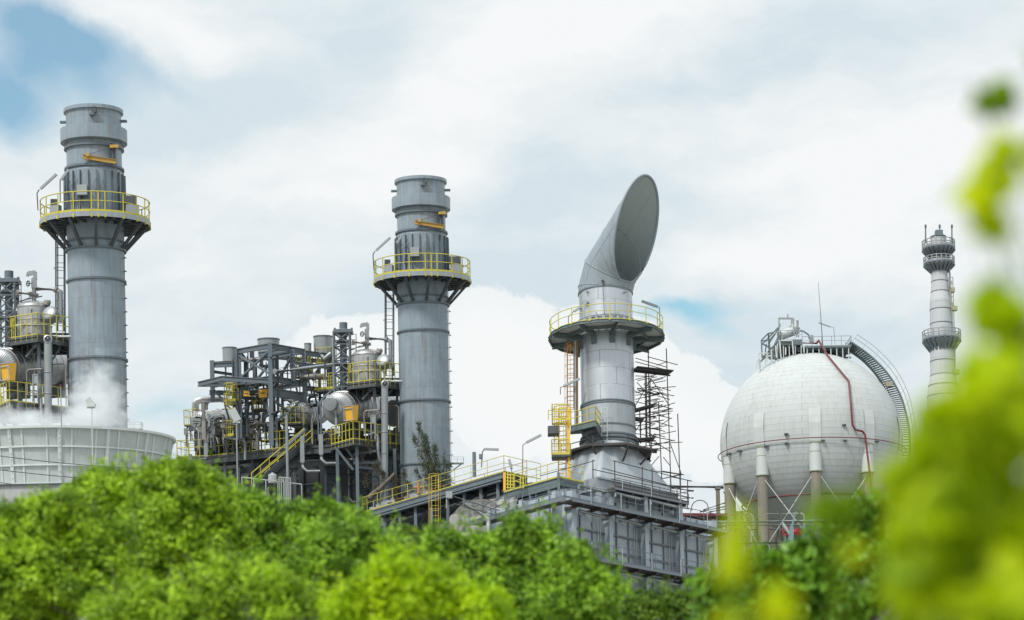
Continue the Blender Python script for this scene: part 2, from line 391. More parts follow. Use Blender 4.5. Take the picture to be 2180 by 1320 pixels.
# ---------------------------------------------------------------- upper drum with its own platform
def seams(mb, c, r, h0, h1, n, w=.025):
    for i in range(n):
        a = 2*pi*i/n; mb.bar(V(c)+V((r*cos(a), r*sin(a), h0)), V(c)+V((r*cos(a), r*sin(a), h1)), w, .05)
d = 0.6; kd = (170+d)/FPX; c = q(781, 806, d); hz = q(781, 757, d).z-c.z
t = thing('upright_drum', 'upright silver drum with domed top behind yellow rails beside the shorter grey stack', 'drum', c-Z*.6, F2, 'upright drums'); UNIT.append(t)
m = MB(); m.lathe([(31*kd, -.6), (31*kd, hz)], c, 40); m.dome(c+Z*hz, 31*kd, 13*kd, n=40); seams(m, c, 31*kd, -.5, hz, 18); m.ring(c+Z*hz*.5, 31.3*kd, .035); m.ring(c+Z*hz, 31.3*kd, .035)
for i in range(14):
    a = 2*pi*i/14; m.path([c+V((31*kd*cos(u)*cos(a), 31*kd*cos(u)*sin(a), hz+13*kd*sin(u)+.01)) for u in (0, .4, .8, 1.15)], .022, 4)
m.build('shell', alu, t)
m = MB(); e = q(815, 767, d-1.3); Rm = M4.Rotation(rad(62), 3, 'X') @ M4.Rotation(rad(-18), 3, 'Y'); m.dome(e, 15*kd, .16, Rm, 28); m.lathe([(15*kd, 0), (15*kd, -.5), (.05, -.52)], e, 28, R=Rm); m.build('end_cover', pipe_grey, t)
m = MB(); m.tube(q(806, 752, d-.5), q(809, 744, d-.5), .22, n=12); m.box(q(809, 746, d-.5), .3, .3, .2); m.build('nozzle', alu_dull, t)
zt = q(799, 810, d-2.2).z; corners = [(741, 815), (799, 808), (851, 815)]
pl = [onz(F2, *cc, zt) for cc in corners]; pl = [V((p.x, max(min(p.y, d+2.2), d-4), zt)) for p in pl]
outline = pl+[V((pl[2].x, d+2.6, zt)), V((pl[0].x, d+2.6, zt))]
t = thing('drum_platform', 'railed platform carrying the upright drum beside the shorter grey stack', 'platform', outline[0], F2, 'drum platforms'); UNIT.append(t)
m = MB(); m.poly(outline, .12)
for a, b in zip(outline, outline[1:]+outline[:1]): m.ibeam(a-Z*.3, b-Z*.3, .16, .34, up=Z)
for i in range(1, 6): m.bar(outline[0].lerp(outline[1], i/6)-Z*.25, outline[4].lerp(outline[3], i/6)-Z*.25, .1, .22, up=Z)
m.build('platform_deck', dark_steel, t)
rail(MB(), [outline[4]]+outline[:3]+[outline[3]], 1.3, .52, .031, .05, foot=.3).build('railing', yellow, t)
for px, dd in ((752, d+.3), (797, d-1.7), (845, d+.3)):
    p = q(px, 820, dd); m = MB(); m.ibeam(V((p.x, dd, zt-.4)), V((p.x, dd, zt-4.4)), .2, .22); m.build('column', steel_grey, t)
m = MB(); m.bar(q(772, 850, d-1.4), q(797, 822, d-1.6), .13); m.bar(q(805, 845, d-1.2), q(785, 825, d-1.6), .12); m.bar(q(815, 860, d-.6), q(838, 822, d-.4), .12); m.build('brace', steel_grey, t)
m = MB(); ladder(m, q(745, 812, d+1), q(745, 762, d+1), .45, (1,0,0), .02); m.build('platform_ladder', yellow, t); m = MB(); m.box(q(744, 785, d-1), .2, .2, .5); m.build('switch_box', yellow, t)
# valve on top of the drum
c = q(781, 745, d); t = thing('relief_valve', 'relief valve with handwheel standing on the drum beside the shorter grey stack', 'valve', c, F2, 'relief valves'); UNIT.append(t)
m = MB(); m.tube(c, q(781, 700, d), 4.2*kd, n=14); m.tube(q(781, 733, d), q(781, 730, d), 8*kd, n=16); m.tube(q(772, 733, d), q(790, 733, d), .1, n=8); m.build('body', pipe_grey, t)
m = MB(); m.box(q(781, 711, d), 9*kd, 9*kd, 18*kd); m.box(q(783, 696, d), 6*kd, .25, 14*kd); m.bar(q(784, 690, d), q(770, 692, d), .2, .25); m.bar(q(770, 690, d), q(768, 697, d), .15, .2); m.build('bonnet', pipe_grey, t)
m = MB(); e = q(771, 711, d-.3); m.path([e+V((0, .2*0, 0))+V((5*kd*cos(a)*.8, -.15*cos(a), 5*kd*sin(a))) for a in [2*pi*i/14 for i in range(14)]], .035, 5, True); m.bar(e-Z*5*kd, e+Z*5*kd, .04); m.bar(e-X*4*kd, e+X*8*kd, .04); m.build('handwheel', bay_dark, t)
def pipe(label, pts, r, mt, name='pipe', group=None, n=10, fl=(), cat='pipe', F=None, unit=False):
    m = MB(); m.path(pts, r, n)
    for i in fl:
        a, b = V(pts[i]), V(pts[min(i+1, len(pts)-1)]) if i+1 < len(pts) else V(pts[i])*2-V(pts[i-1])
        e = (b-a).normalized(); m.tube(a-e*.06, a+e*.06, r*1.5, n=max(10, n))
    o = m.build(name, mt, F=F or F2); tag(o, label, cat, group)
    if unit: UNIT.append(o)
    return o
pipe('steam pipe bending down from the relief valve towards the shorter grey stack', [q(786, 721, d), q(822, 722, d), q(831, 727, d), q(832, 782, d)], .14, pipe_grey, fl=(1, 3), unit=True)
pipe('short stub pipe lying across the drum top by the shorter stack', [q(752, 729, d-.6), q(775, 730, d-.3), q(786, 733, d)], .13, alu_dull, fl=(0,), unit=True)
pipe('thin pipe running behind the relief valve beside the shorter stack', [q(748, 744, d+1.5), q(765, 738, d+1.5), q(790, 733, d+1.5)], .07, pipe_grey, unit=True)
# big horizontal drum with seamed end
def drum(label, a, b, r, group, nrad=30, cover=None, mt=alu, body=alu, unit=False, ringsp=.9):
    a, b = V(a), V(b); dv = (b-a); L = dv.length; R = dv.to_track_quat('Z', 'Y').to_matrix()
    t = thing('pressure_drum', label, 'drum', ((a+b)/2)-Z*r, F2, group)
    m = MB(); m.lathe([(r, 0), (r, L)], a, 44, R=R); z = .15
    while z < L: m.path([a+R @ V((r*1.006*cos(x), r*1.006*sin(x), z)) for x in [2*pi*i/40 for i in range(40)]], .022, 4, True); z += ringsp
    m.dome(b, r, r*.5, R); m.build('shell', body, t)
    m = MB(); Ri = R @ M4.Rotation(pi, 3, 'X'); m.dome(a, r, r*.45, Ri, 44)
    h = m.build('end_dome', mt, t); m = MB()
    for i in range(nrad): x = 2*pi*i/nrad; m.path([a+Ri @ V((r*cos(u)*cos(x), r*cos(u)*sin(x), r*.45*sin(u)+.004)) for u in (0, .35, .7, 1.05, 1.25)], .02, 4)
    m.build('seam', steel_grey, h)
    if cover:
        rc, off = cover; cc = a+Ri @ V((off[0]*r, off[1]*r, r*.3)); m = MB(); m.lathe([(rc*r, 0), (rc*r, r*.42), (rc*r*.9, r*.46), (0, r*.48)], cc, 28, R=Ri); m.build('manway', pipe_grey, t)
    for f in (.25, .8):
        p = a.lerp(b, f); m = MB(); m.box(p-Z*(r+.3), .5, 1.2*r, 1.0, R=M4.Rotation(math.atan2(dv.y, dv.x), 3, 'Z')); m.build('saddle', dark_steel, t)
    if unit: UNIT.append(t)
    return t
drum('large horizontal silver drum with a round manway lower left, beside the shorter stack', q(722, 870, -.4), q(812, 862, 8.5), 36*K2, 'large horizontal drums', 44, (.42, (.30, -.30)), unit=True)
drum('middle silver drum lying between the stair top and the steel frame', q(634, 884, 2.6), q(676, 876, 9.5), 29*K2, None, 34, (.42, (.35, -.12)))
drum('silver drum at the far end of the yellow walkway under the bent pipe', q(430, 900, 5.0), q(545, 886, 14), 25*K2*1.03, None, 24, (.52, (.25, -.1)))
# yellow box
c = q(748, 880, -3.0); t = thing('yellow_cabinet', 'amber yellow cabinet on the railed walkway below the drum by the shorter stack', 'cabinet', c-Z*.55, F2, 'amber cabinets'); UNIT.append(t)
Rz = M4.Rotation(rad(-38), 3, 'Z')
m = MB(); w, dp, h = .78, .62, 1.05
vs = [c+Rz @ V((x*w/2, y*(dp/2 if z > 0 else dp*.28), z*h/2)) for x in (-1, 1) for y in (-1, 1) for z in (-1, 1)]
m.add(vs, [(0,1,3,2),(4,6,7,5),(0,4,5,1),(2,3,7,6),(0,2,6,4),(1,5,7,3)]); m.build('body', amber, t)
m = MB(); 
for x0, x1, z in ((-.4, .4, .5), (-.4, .4, -.5), (-.4, .4, .3)): m.bar(c+Rz @ V((x0, -.33, z)), c+Rz @ V((x1, -.33, z)), .05)
m.bar(c+Rz @ V((-.38, -.33, -.5)), c+Rz @ V((-.38, -.33, .5)), .05); m.bar(c+Rz @ V((.38, -.33, -.5)), c+Rz @ V((.38, -.33, .5)), .05); m.build('door_frame', lampm, t)
# walkway under the big drum
zt = q(752, 934, -3.4).z
cs = [onz(F2, 706, 946, zt), q(752, 934, -3.4), onz(F2, 856, 947, zt)]; cs[1].z = zt
ol = [V((p.x, min(p.y, 1.5), zt)) for p in cs]; ol = ol+[V((ol[2].x+.2, 4.0, zt)), V((ol[0].x-.2, 4.0, zt))]
t = thing('drum_walkway', 'railed walkway under the large horizontal drum beside the shorter stack', 'walkway', ol[0], F2, 'drum walkways'); UNIT.append(t)
m = MB(); m.poly(ol, .1)
for a, b in zip(ol, ol[1:]+ol[:1]): m.ibeam(a-Z*.28, b-Z*.28, .16, .32, up=Z)
m.build('deck', dark_steel, t)
rail(MB(), [ol[4]]+ol[:3], 1.2, .62, .033, .07, foot=.34).build('railing', yellow, t)
for px, py, dd in ((718, 960, -.8), (760, 960, -2.6), (840, 960, -.3)):
    p = q(px, py, dd); MB().ibeam(V((p.x, dd, zt-.4)), V((p.x, dd, 0)), .22, .24).build('column', steel_grey, t)
m = MB()
for a, b in (((716, 955), (752, 1000)), ((734, 950), (756, 982)), ((752, 968), (800, 960)), ((765, 995), (812, 1000)), ((752, 985), (812, 985))): m.bar(q(*a, -1.8), q(*b, -1.8), .16)
m.build('brace', steel_grey, t)
m = MB(); m.tube(q(819, 1140, -2.2), q(819, 816, -2.2), 7.2*K2, n=20); m.dome(q(819, 816, -2.2), 7.2*K2, 5*K2, n=20); R_m = V((.12, -1, .12)).to_track_quat('Z', 'Y').to_matrix(); cm_ = q(820, 818, -2.2)+V((0, -.22, 0)); m.lathe([(7.6*K2, -.25), (8.2*K2, 0), (5.8*K2, .03)], cm_, 20, R=R_m)
for py in (880, 920, 965): m.ring(q(819, py, -2.2), 7.6*K2, .03, 20)
t = thing('vent_pipe', 'tall silver vent pipe with an open mouth beside the shorter stack', 'vent pipe', q(819, 1140, -2.2), F2, 'open-mouthed vent pipes'); UNIT.append(t); m.build('pipe_shaft', pipe_grey, t)
m = MB(); m.lathe([(5.8*K2, .02), (0, .012)], cm_, 20, R=R_m); m.build('mouth_shade_disc', black, t)  # black disc closes the mouth, painting in the shade of an open bore
m = MB(); m.path([q(793, 925, -1.8), q(803, 930, -1.8), q(805, 960, -1.8), q(812, 1000, -1.6), q(812, 1100, -1.6)], .12, 10); t = tag(m.build('bent_pipe', pipe_grey, F=F2), 'thin silver pipe bending down beside the open vent pipe of the shorter stack', 'pipe', 'bent drain pipes'); UNIT.append(t)
m = MB(); p0 = q(790, 938, -2); rr = [q(790, 884, -2), q(798, 884, -2)]
for x in (790, 799): m.tube(q(x, 935, -2), q(x, 884, -2), .045, n=6)
for y in (884, 900, 921): m.bar(q(790, y, -2), q(799, y, -2), .06)
m.box(q(794.5, 892, -1.98), .26, .03, .42); t = tag(m.build('gauge_frame', lampm, F=F2), 'small grey gauge frame standing on the walkway beside the shorter stack', 'gauge frame', 'gauge frames'); UNIT.append(t)
# lattice vent tower
d = 1.2; kd = (170+d)/FPX; c = q(731, 900, d); t = thing('vent_tower', 'lattice vent tower with a capped pipe between the drums and the vents', 'vent tower', c, F2, 'lattice vent towers'); UNIT.append(t)
m = MB(); m.tube(c, q(731, 700, d), 7.5*kd, n=18); m.tube(q(731, 703, d), q(731, 687, d), 8.5*kd, n=18); m.tube(q(731, 706, d), q(731, 700, d), 13*kd, 8.5*kd, n=18); m.build('pipe_shaft', steel_grey, t)
m = MB()
for py, w in ((707, 40), (727, 32), (776, 36)): m.box(q(731, py, d), w*kd, w*kd, (7 if py == 707 else 3)*kd); m.build('cap_plate', steel_grey, t); m = MB()
for px in (713, 749): m = MB(); m.box(q(px, 702, d), 4*kd, 4*kd, 8*kd); m.build('cap_lug', steel_grey, t)
m = MB(); w = 17*kd
leg = lambda i, z: V((c.x+w*(1 if i in (1, 2) else -1), d+w*(1 if i > 1 else -1), z))
zs = [q(731, y, d).z for y in (900, 860, 825, 795, 765, 735, 708)]
for i in range(4):
    m.bar(leg(i, zs[0]), leg(i, zs[-1]), .11); j = (i+1) % 4
    for a, b in zip(zs, zs[1:]):
        m.bar(leg(i, a), leg(j, b), .075); m.bar(leg(j, a), leg(i, b), .075); m.bar(leg(i, b), leg(j, b), .08)
m.build('lattice_leg', steel_grey, t)
m = MB(); ladder(m, q(752, 800, d-1), q(752, 712, d-1), .4, (1,0,0), .02, .35); m.build('tower_ladder', dark_steel, t)
# vents on the frame roof
for px, y0, y1, r, lb in ((489, 740, 768, 15, 'squat round grey vent hood at the far left of the frame roof'), (572, 722, 745, 23, 'widest round grey vent hood, above the corner of the steel frame'), (688, 716, 748, 20, 'round grey vent hood beside the lattice vent tower'), (655.5, 731, 752, 7.5, 'smallest round vent, standing between the two wide vent hoods')):
    d = 6.0; kd = (170+d)/FPX; t = thing('vent_hood', lb, 'vent', q(px, y1, d), F2, 'round roof vents')
    m = MB(); b = q(px, y1, d); h = q(px, y0, d).z-b.z; m.lathe([(r*kd, -.3), (r*kd, h)], b, 36); m.lathe([(r*kd*.96, h), (r*kd*.96, h-1), (0, h-1)], b, 36); m.build('shell', pipe_grey, t)
    MB().lathe([(r*kd*.96, h), (r*kd*1.05, h), (r*kd*1.05, h-.08), (r*kd, h-.08)], b, 36).build('rim', steel_grey, t)
    m = MB()
    for s in (-.6, .6): m.bar(b+V((s*r*kd, 0, 0)), b+V((s*r*kd, 0, -1.6)), .12)
    m.build('support_leg', steel_grey, t)
# ---------------------------------------------------------------- the open steel frame
t = thing('beam_structure', 'tall open frame of grey steel beams with crossed braces under the roof vents', 'steel frame', q(576, 950, 0), F2)
FP = {'C': (576, 0), 'B': (509, 2.2), 'A': (452, 4.2), 'D': (624, 1.7), 'E': (648, 2.9), 'G': (704, 4.6), 'Y': (581, 5.1), 'X': (524, 7.0), 'U': (552, 3.8), 'W': (700, 8.0), 'Q': (499, 4.0)}
zC = lambda py: q(576, py, 0).z
def node(n, z): 
    px, dd = FP[n]; p = q(px, 800, dd); return V((p.x, dd, z))
zt, z1, z2, zb = zC(736), zC(806), zC(838), zC(950)
def col(n, a, b, w=.29): MB().ibeam(node(n, a), node(n, b), w, w*1.05, .05, up=Yv if n in 'CAE' else X).build('column', steel_grey, t)
for n, a, b in (('C', zC(730), zb), ('B', zC(730), zC(925)), ('A', zC(746), zC(835)), ('D', zt, z1), ('E', zt, zb), ('G', zt, z1-1), ('Y', zt, zb), ('X', zt, zb), ('W', zt, z1), ('Q', zC(745), zb)): col(n, a, b)
m = MB()
for a, b, z, w, h in (('C', 'B', zt, .2, .36), ('C', 'E', zt, .2, .36), ('E', 'G', zt-.1, .2, .36), ('B', 'X', zt, .2, .3), ('X', 'Y', zt, .2, .3), ('E', 'Y', zt, .2, .3), ('A', 'Q', zC(756), .2, .36), ('G', 'W', zt, .2, .3), ('Y', 'W', zt, .2, .3),
      ('C', 'E', z1, .22, .4), ('C', 'B', z1, .22, .4), ('A', 'B', z1+.2, .2, .36), ('B', 'X', z1, .2, .3), ('E', 'Y', z1, .2, .3), ('X', 'Y', z1, .2, .3), ('E', 'G', z1-.3, .2, .35), ('E', 'C', z2+.1, .2, .6), ('C', 'U', z2, .18, .3), ('D', 'U', zt, .15, .3), ('D', 'G', zC(765), .15, .22), ('D', 'W', zC(775), .12, .2), ('A', 'X', zC(770), .12, .2), ('U', 'Y', zC(760), .12, .2), ('B', 'U', zC(835), .15, .25), ('Q', 'U', zC(865), .15, .22), ('Y', 'E', zC(880), .12, .2), ('C', 'Y', zC(905), .12, .2)): m.ibeam(node(a, z), node(b, z), w, h, .05, up=Z)
m.build('beam', steel_grey, t)
m = MB()
for a, za, b, zb_ in (('B', zt-.3, 'C', z1+.3), ('C', zt-.3, 'B', z1+.3), ('U', z1-.3, 'C', zC(886)), ('C', z2-.3, 'E', zC(895)), ('E', z2, 'C', zC(905)), ('E', zt-.4, 'D', z1), ('D', zt-.4, 'Y', z1), ('A', z1, 'Q', zC(865)), ('Q', zC(865), 'X', zC(835)), ('U', zC(870), 'X', zC(925)), ('Y', z1, 'E', zC(870)), ('G', zt-.2, 'E', z1), ('Y', zt-.2, 'X', z1), ('E', zC(905), 'Y', zC(940)), ('B', zC(850), 'X', zC(895))): m.bar(node(a, za), node(b, zb_), .15, .13)
m.build('brace', steel_grey, t)
# jutting crane beams to the left
z = z1+.15; e = q(422, 801, 3.6); e.z = z+.05
m = MB()
for a, b in ((e, node('U', z)), (e+V((2.0, -2.4, .05)), node('C', z-.35)), (e, e+V((2.0, -2.4, .05))), (e+V((.6, 1.5, -.4)), node('E', z-.9)), (e+V((3.0, -1.0, -.1)), node('B', z)), (e+V((1.0, -1.2, 0)), node('B', z)), (e+V((4.4, -2.1, -.2)), node('U', z))): m.ibeam(a, b, .2, .34, .05, up=Z)
m.build('crane_beam', steel_grey, t)
m = MB(); rnd = random.Random(11)
for i in range(46):
    a, b = rnd.choice('BXYEQU'), rnd.choice('CUYEXQ'); z = rnd.uniform(zb, zt-.8)
    if a != b:
        f = rnd.uniform(.1, .8); p = node(a, z).lerp(node(b, z), f); m.tube(p, p+(Z*min(rnd.uniform(.8, 4.5), zt-.3-z) if rnd.random() < .7 else (node(b, z)-node(a, z))*.4), rnd.uniform(.03, .1), n=6)
m.build('frame_piping', bay_dark, t)
# the two yellow signs hanging in the frame
for px, py, w, h, lb, big in ((524.5, 838, 12, 12, 'smaller blank yellow hoist box in the shade of the steel frame', 0), (561.5, 838, 18.5, 17, 'larger yellow hoist box with dark marks beside the frame corner', 1)):
    d = 1.2; kd = (170+d)/FPX; c = q(px, py, d); R = M4.Rotation(rad(-8 if big else 10), 3, 'Z')
    t = thing('hoist_box', lb, 'hoist', c-Z*h*kd/2, F2, 'yellow hoist boxes')
    MB().box(c, w*kd, .4, h*kd, R).build('body', amber, t)
    m = MB(); m.bar(c+Z*h*kd*.5, c+Z*(h*kd*.5+.6), .12); m.box(c+R @ V((-w*kd*.56, .1, 0)), w*kd*.1, .4, h*kd*.9, R); m.build('hanger', bay_dark, t)
    m = MB()
    if big:
        g = lambda x, z: c+R @ V((x, -.21, z))
        m.path([g(-.06+.045*cos(a), .04+.075*sin(a)) for a in [2*pi*i/12 for i in range(12)]], .011, 4, True)
        for a, b in (((-.14, .07), (-.11, -.02)), ((.02, .08), (.02, -.05)), ((.02, .03), (.07, .03)), ((.07, .06), (.07, -.02)), ((.11, .05), (.11, -.03)), ((-.06, -.03), (.02, -.05))): m.bar(g(*a), g(*b), .022)
    else: m.bar(c+V((-.15, -.22, 0)), c+V((.15, -.22, 0)), .05)
    m.build('marking', bay_dark, t)
# ---------------------------------------------------------------- long walkway, stair, small platforms
zt = q(612, 951, 1.5).z; pts = [onz(F2, x, y, zt) for x, y in ((377, 973), (450, 970), (533, 961), (612, 952), (706, 946))]
t = thing('long_walkway', 'long yellow-railed walkway running from the fan stack to the stair top', 'walkway', pts[2], F2)
m = MB()
for a, b in zip(pts, pts[1:]):
    bk = V((.6, 2.0, 0)); m.poly([a, b, b+bk, a+bk], .1); m.ibeam(a-Z*.35, b-Z*.35, .2, .46, .05, up=Z); m.ibeam(a+bk-Z*.35, b+bk-Z*.35, .2, .4, .05, up=Z)
    m.ibeam(a-Z*1.2+V((.5, .5, 0)), b-Z*1.2+V((.5, .5, 0)), .2, .4, .05, up=Z)
m.build('deck', dark_steel, t)
m = MB(); rail(m, pts[:4], 1.2, .78, .036, .05, foot=.34); rail(m, [p+V((.6, 2.0, 0)) for p in pts[:5]], 1.2, .9, .032, .05)
rail(m, [pts[0]+V((.6, 2, 0)), pts[0]], 1.2, .7, .028, .14); m.build('railing', yellow, t)
m = MB(); bk = V((.6, 2.0, 0))
for f, h in ((.08, 1.7), (.3, 2.0), (.52, 1.9), (.75, 2.1)):
    i = int(f*4); p = pts[i].lerp(pts[i+1], f*4-i)+bk*.7; rail(m, [p-X*.7, p+X*.7], h, .7, .025, 0)
m.build('gate_rail', yellow, t)
for i in range(9):
    p = pts[0].lerp(pts[3], i/8)+V((.4, .8, 0)); MB().ibeam(p-Z*.5, V((p.x, p.y, 0)), .22, .24).build('column', dark_steel, t)
m = MB()
for i in range(8):
    p = pts[0].lerp(pts[3], i/8)+V((.4, .9, 0)); r_ = pts[0].lerp(pts[3], (i+1)/8)+V((.4, .9, 0)); m.bar(p-Z*1.3, r_-Z*2.6, .12); m.bar(p-Z*2.6, r_-Z*1.3, .12)
m.build('brace', bay_dark, t)
# stair
a, b = q(648, 944, .2), q(536, 1040, -3.0); sd = V((.5, .9, 0)).normalized()*1.0
t = thing('steel_stair', 'steep steel stair with yellow handrails climbing to the long walkway', 'stair', b, F2)
m = MB(); m.bar(a, b, .08, .42); m.bar(a+sd, b+sd, .08, .42); m.build('stringer', dark_steel, t)
m = MB()
for i in range(1, 22): p = a.lerp(b, i/22); m.bar(p+Z*.05, p+sd+Z*.05, .24, .04, up=Z)
m.build('tread', dark_steel, t)
for o in (V(), sd):
    m = MB()
    for h in (1.05, .6): m.tube(a+o+Z*h, b+o+Z*h, .034, n=6)
    for i in range(7): p = a.lerp(b, i/6)+o; m.tube(p, p+Z*1.05, .032, n=6)
    m.build('handrail', yellow, t)
m = MB(); m.bar(a+Z*.9+V((.1, -.5, 0)), a.lerp(b, .42)+Z*1.9+V((.2, -.5, 0))-Z*1.0, .18, .1); m.build('cable_tray', pipe_grey, t)
# small railed platforms in the frame
for (x0, y0, x1, y1, dd), lb in (((668, 831, 711, 828, 3.0), 'small yellow-railed landing in front of the lattice vent tower'), ((478, 856, 502, 852, 2.5), 'narrow yellow-railed landing halfway up the steel frame'), ((622, 790, 651, 786, 4), 'tiny yellow-railed landing under the roof beams'), ((476, 930, 498, 930, 3.2), 'raised yellow gate rail above the long walkway')):
    a, b = q(x0, y0, dd), q(x1, y1, dd-.8); b.z = a.z; bk = V((.4, 1.2, 0))
    t = thing('railed_landing', lb, 'platform', a, F2, 'small railed landings')
    MB().poly([a, b, b+bk, a+bk], .14).build('deck', dark_steel, t)
    rail(MB(), [a+bk, a, b, b+bk, a+bk], 1.1, .45, .028, .16, foot=.1).build('railing', yellow, t)
    m = MB()
    for p in (a, b): m.bar(p-Z*.1, p-Z*1.6+bk*.8, .1)
    m.build('bracket', steel_grey, t)
m = MB(); ladder(m, q(489, 870, 2.2), q(489, 815, 2.2), .45, (1,0,0), .028, .3); cage(m, q(489, 862, 2.2), q(489, 818, 2.2), .4, (.2, -1, 0), .022, .6, 5)
tag(m.build('caged_ladder', yellow, F=F2), 'yellow caged ladder climbing the steel frame', 'ladder')
# pipes round the frame
pipe('large bent silver pipe standing on the far left drum', [q(416, 890, 7), q(416, 860, 7), q(420, 853, 7), q(430, 851, 7), q(470, 849, 7.5), q(480, 851, 8)], .25, alu, n=14, fl=(0,))
pipe('short silver pipe dropping from the bent pipe to its drum', [q(437, 885, 7.5), q(437, 862, 7.5), q(440, 856, 7.6)], .2, alu, n=12)
pipe('silver pipe crossing below the roof vents in front of the frame', [q(585, 791, -.4), q(640, 785, 1), q(713, 776, 3.0)], .13, pipe_grey, fl=(0,))
pipe('fat silver pipe with a swollen middle right of the frame', [q(622, 806, 2.5), q(640, 803, 2.5), q(668, 802, 2.5), q(690, 803, 3)], .2, alu_dull, n=14, fl=(1, 2))
pipe('upper silver pipe under the far left roof vent', [q(455, 772, 5.5), q(500, 768, 5), q(560, 764, 4)], .12, alu_dull)
pipe('short grey pipe under the round vent beside the lattice tower', [q(650, 757, 4), q(680, 752, 4), q(690, 765, 4), q(705, 752, 4)], .15, pipe_grey, fl=(1,))
pipe('pipe bend rising over the middle drum', [q(628, 862, 2.8), q(634, 846, 2.8), q(642, 841, 2.8), q(676, 841, 3.5)], .11, pipe_grey)
pipe('pair of conduits bending over the big drum', [q(684, 935, .5), q(682, 860, .5), q(686, 850, .5), q(705, 832, .5), q(735, 826, 1.5)], .06, steel_grey)
pipe('lower conduit bending over the big drum', [q(678, 935, .6), q(676, 868, .6), q(680, 857, .6), q(700, 836, .6)], .055, steel_grey)
pipe('blackened exhaust elbow beside the far left drum', [q(456, 960, 4), q(456, 897, 4), q(460, 890, 4), q(478, 886, 4)], .15, dark_steel, fl=(1,))
pipe('shiny round pipe elbow in front of the far left drum', [q(450, 892, 4.5), q(465, 884, 4.5), q(475, 892, 4.2), q(468, 905, 4)], .17, alu, n=12)
pipe('dark pipe under the amber hoist boxes', [q(520, 905, 4.5), q(528, 860, 4.5), q(545, 856, 4.5), q(565, 858, 4.5)], .16, dark_steel)
pipe('silver pipe stub behind the walkway near the frame corner', [q(532, 908, 3), q(545, 902, 3), q(570, 906, 4), q(580, 908, 4.5)], .18, alu_dull, fl=(1, 2))
pipe('thick pipe bend at the platform foot beside the shorter stack', [q(700, 828, 5), q(735, 824, 5), q(742, 824, 5)], .16, pipe_grey, fl=(1,))
pipe('silver bulge pipe behind the drum next to the shorter stack', [q(836, 880, 3), q(850, 880, 3.4), q(862, 882, 4)], .95, alu, n=28)
# dark lower bay: walls, columns, pipes
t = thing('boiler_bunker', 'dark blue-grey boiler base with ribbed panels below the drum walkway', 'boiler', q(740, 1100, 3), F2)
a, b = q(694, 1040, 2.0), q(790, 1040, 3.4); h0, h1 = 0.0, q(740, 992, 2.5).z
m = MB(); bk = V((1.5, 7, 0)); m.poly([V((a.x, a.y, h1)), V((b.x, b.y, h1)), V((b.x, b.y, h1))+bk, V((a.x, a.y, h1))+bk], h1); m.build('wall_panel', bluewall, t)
m = MB()
for f in (0, .32, .64, 1.0): p = a.lerp(b, f); m.ibeam(V((p.x-.02, p.y-.1, 0)), V((p.x-.02, p.y-.1, h1+.1)), .2, .2)
for z in (h1-.1, h1-1.2, h1-2.4): m.bar(V((a.x, a.y-.08, z)), V((b.x, b.y-.08, z)), .12, .16, up=Z)
m.path([V((a.lerp(b, .35+.6*f).x, a.y+.7-.3, h1-2.2+1.0*math.sin(pi*f))) for f in [i/12 for i in range(13)]], .035, 5); m.build('stiffener', dark_steel, t)
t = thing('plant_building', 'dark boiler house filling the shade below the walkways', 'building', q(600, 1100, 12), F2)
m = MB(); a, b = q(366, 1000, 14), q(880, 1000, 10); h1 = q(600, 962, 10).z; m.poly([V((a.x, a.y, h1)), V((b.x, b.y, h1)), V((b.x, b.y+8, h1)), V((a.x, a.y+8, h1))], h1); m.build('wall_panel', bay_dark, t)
m = MB()
for i in range(12): p = a.lerp(b, i/11); m.ibeam(V((p.x, p.y-.15, 0)), V((p.x, p.y-.15, h1)), .2, .2)
for z in (.3, .6, .85): m.bar(V((a.x, a.y-.12, h1*z)), V((b.x, b.y-.12, h1*z)), .15, .2, up=Z)
m.build('stiffener', dark_steel, t)
rnd = random.Random(5)
for i in range(44):
    x0 = rnd.uniform(372, 850); y0 = rnd.uniform(975, 1050); dd = rnd.uniform(0.5, 8); a = q(x0, y0, dd); kd = rnd.choice((0, 0, 1, 2))
    L = rnd.uniform(.8, 3.2); s = rnd.choice((-1, 1)); e = V((s*.8, rnd.uniform(-.5, .5), 0)); r_ = rnd.choice((.04, .05, .07, .1, .13))
    if kd == 0: pts = [a, a+e*L, a+e*(L+.2)-Z*.2, a+e*(L+.2)-Z*3.5]
    elif kd == 1: pts = [a+Z*.8, a-Z*2, a-Z*2.3+e*.3, a-Z*2.3+e*L]
    else: pts = [a, a+e*L*1.4]
    pipe('thin pipe run in the dark bay below the walkways', pts, r_, rnd.choice((pipe_grey, steel_grey, dark_steel, alu_dull, pipe_grey)), 'pipe_run', 'thin pipe runs in the dark bay', 8, fl=(0,) if rnd.random() < .4 else ())
for x0, y0, x1, y1, lb in ((643, 928, 644, 985, 'upright grey cable tray at the stair top'), (683, 925, 684, 968, 'upright grey cable tray left of the drum walkway')):
    m = MB(); a, b = q(x0, y0, -.6), q(x1, y1, -.6); b.x = a.x; m.box((a+b)/2, 9*K2, .22, a.z-b.z); m.path([b, b-Z*.3, b-Z*.6+X*.3, b-Z*.6+X*1.2], .09, 8)
    tag(m.build('cable_tray', pipe_grey, F=F2), lb, 'cable tray', 'upright cable trays')
rnd = random.Random(21)
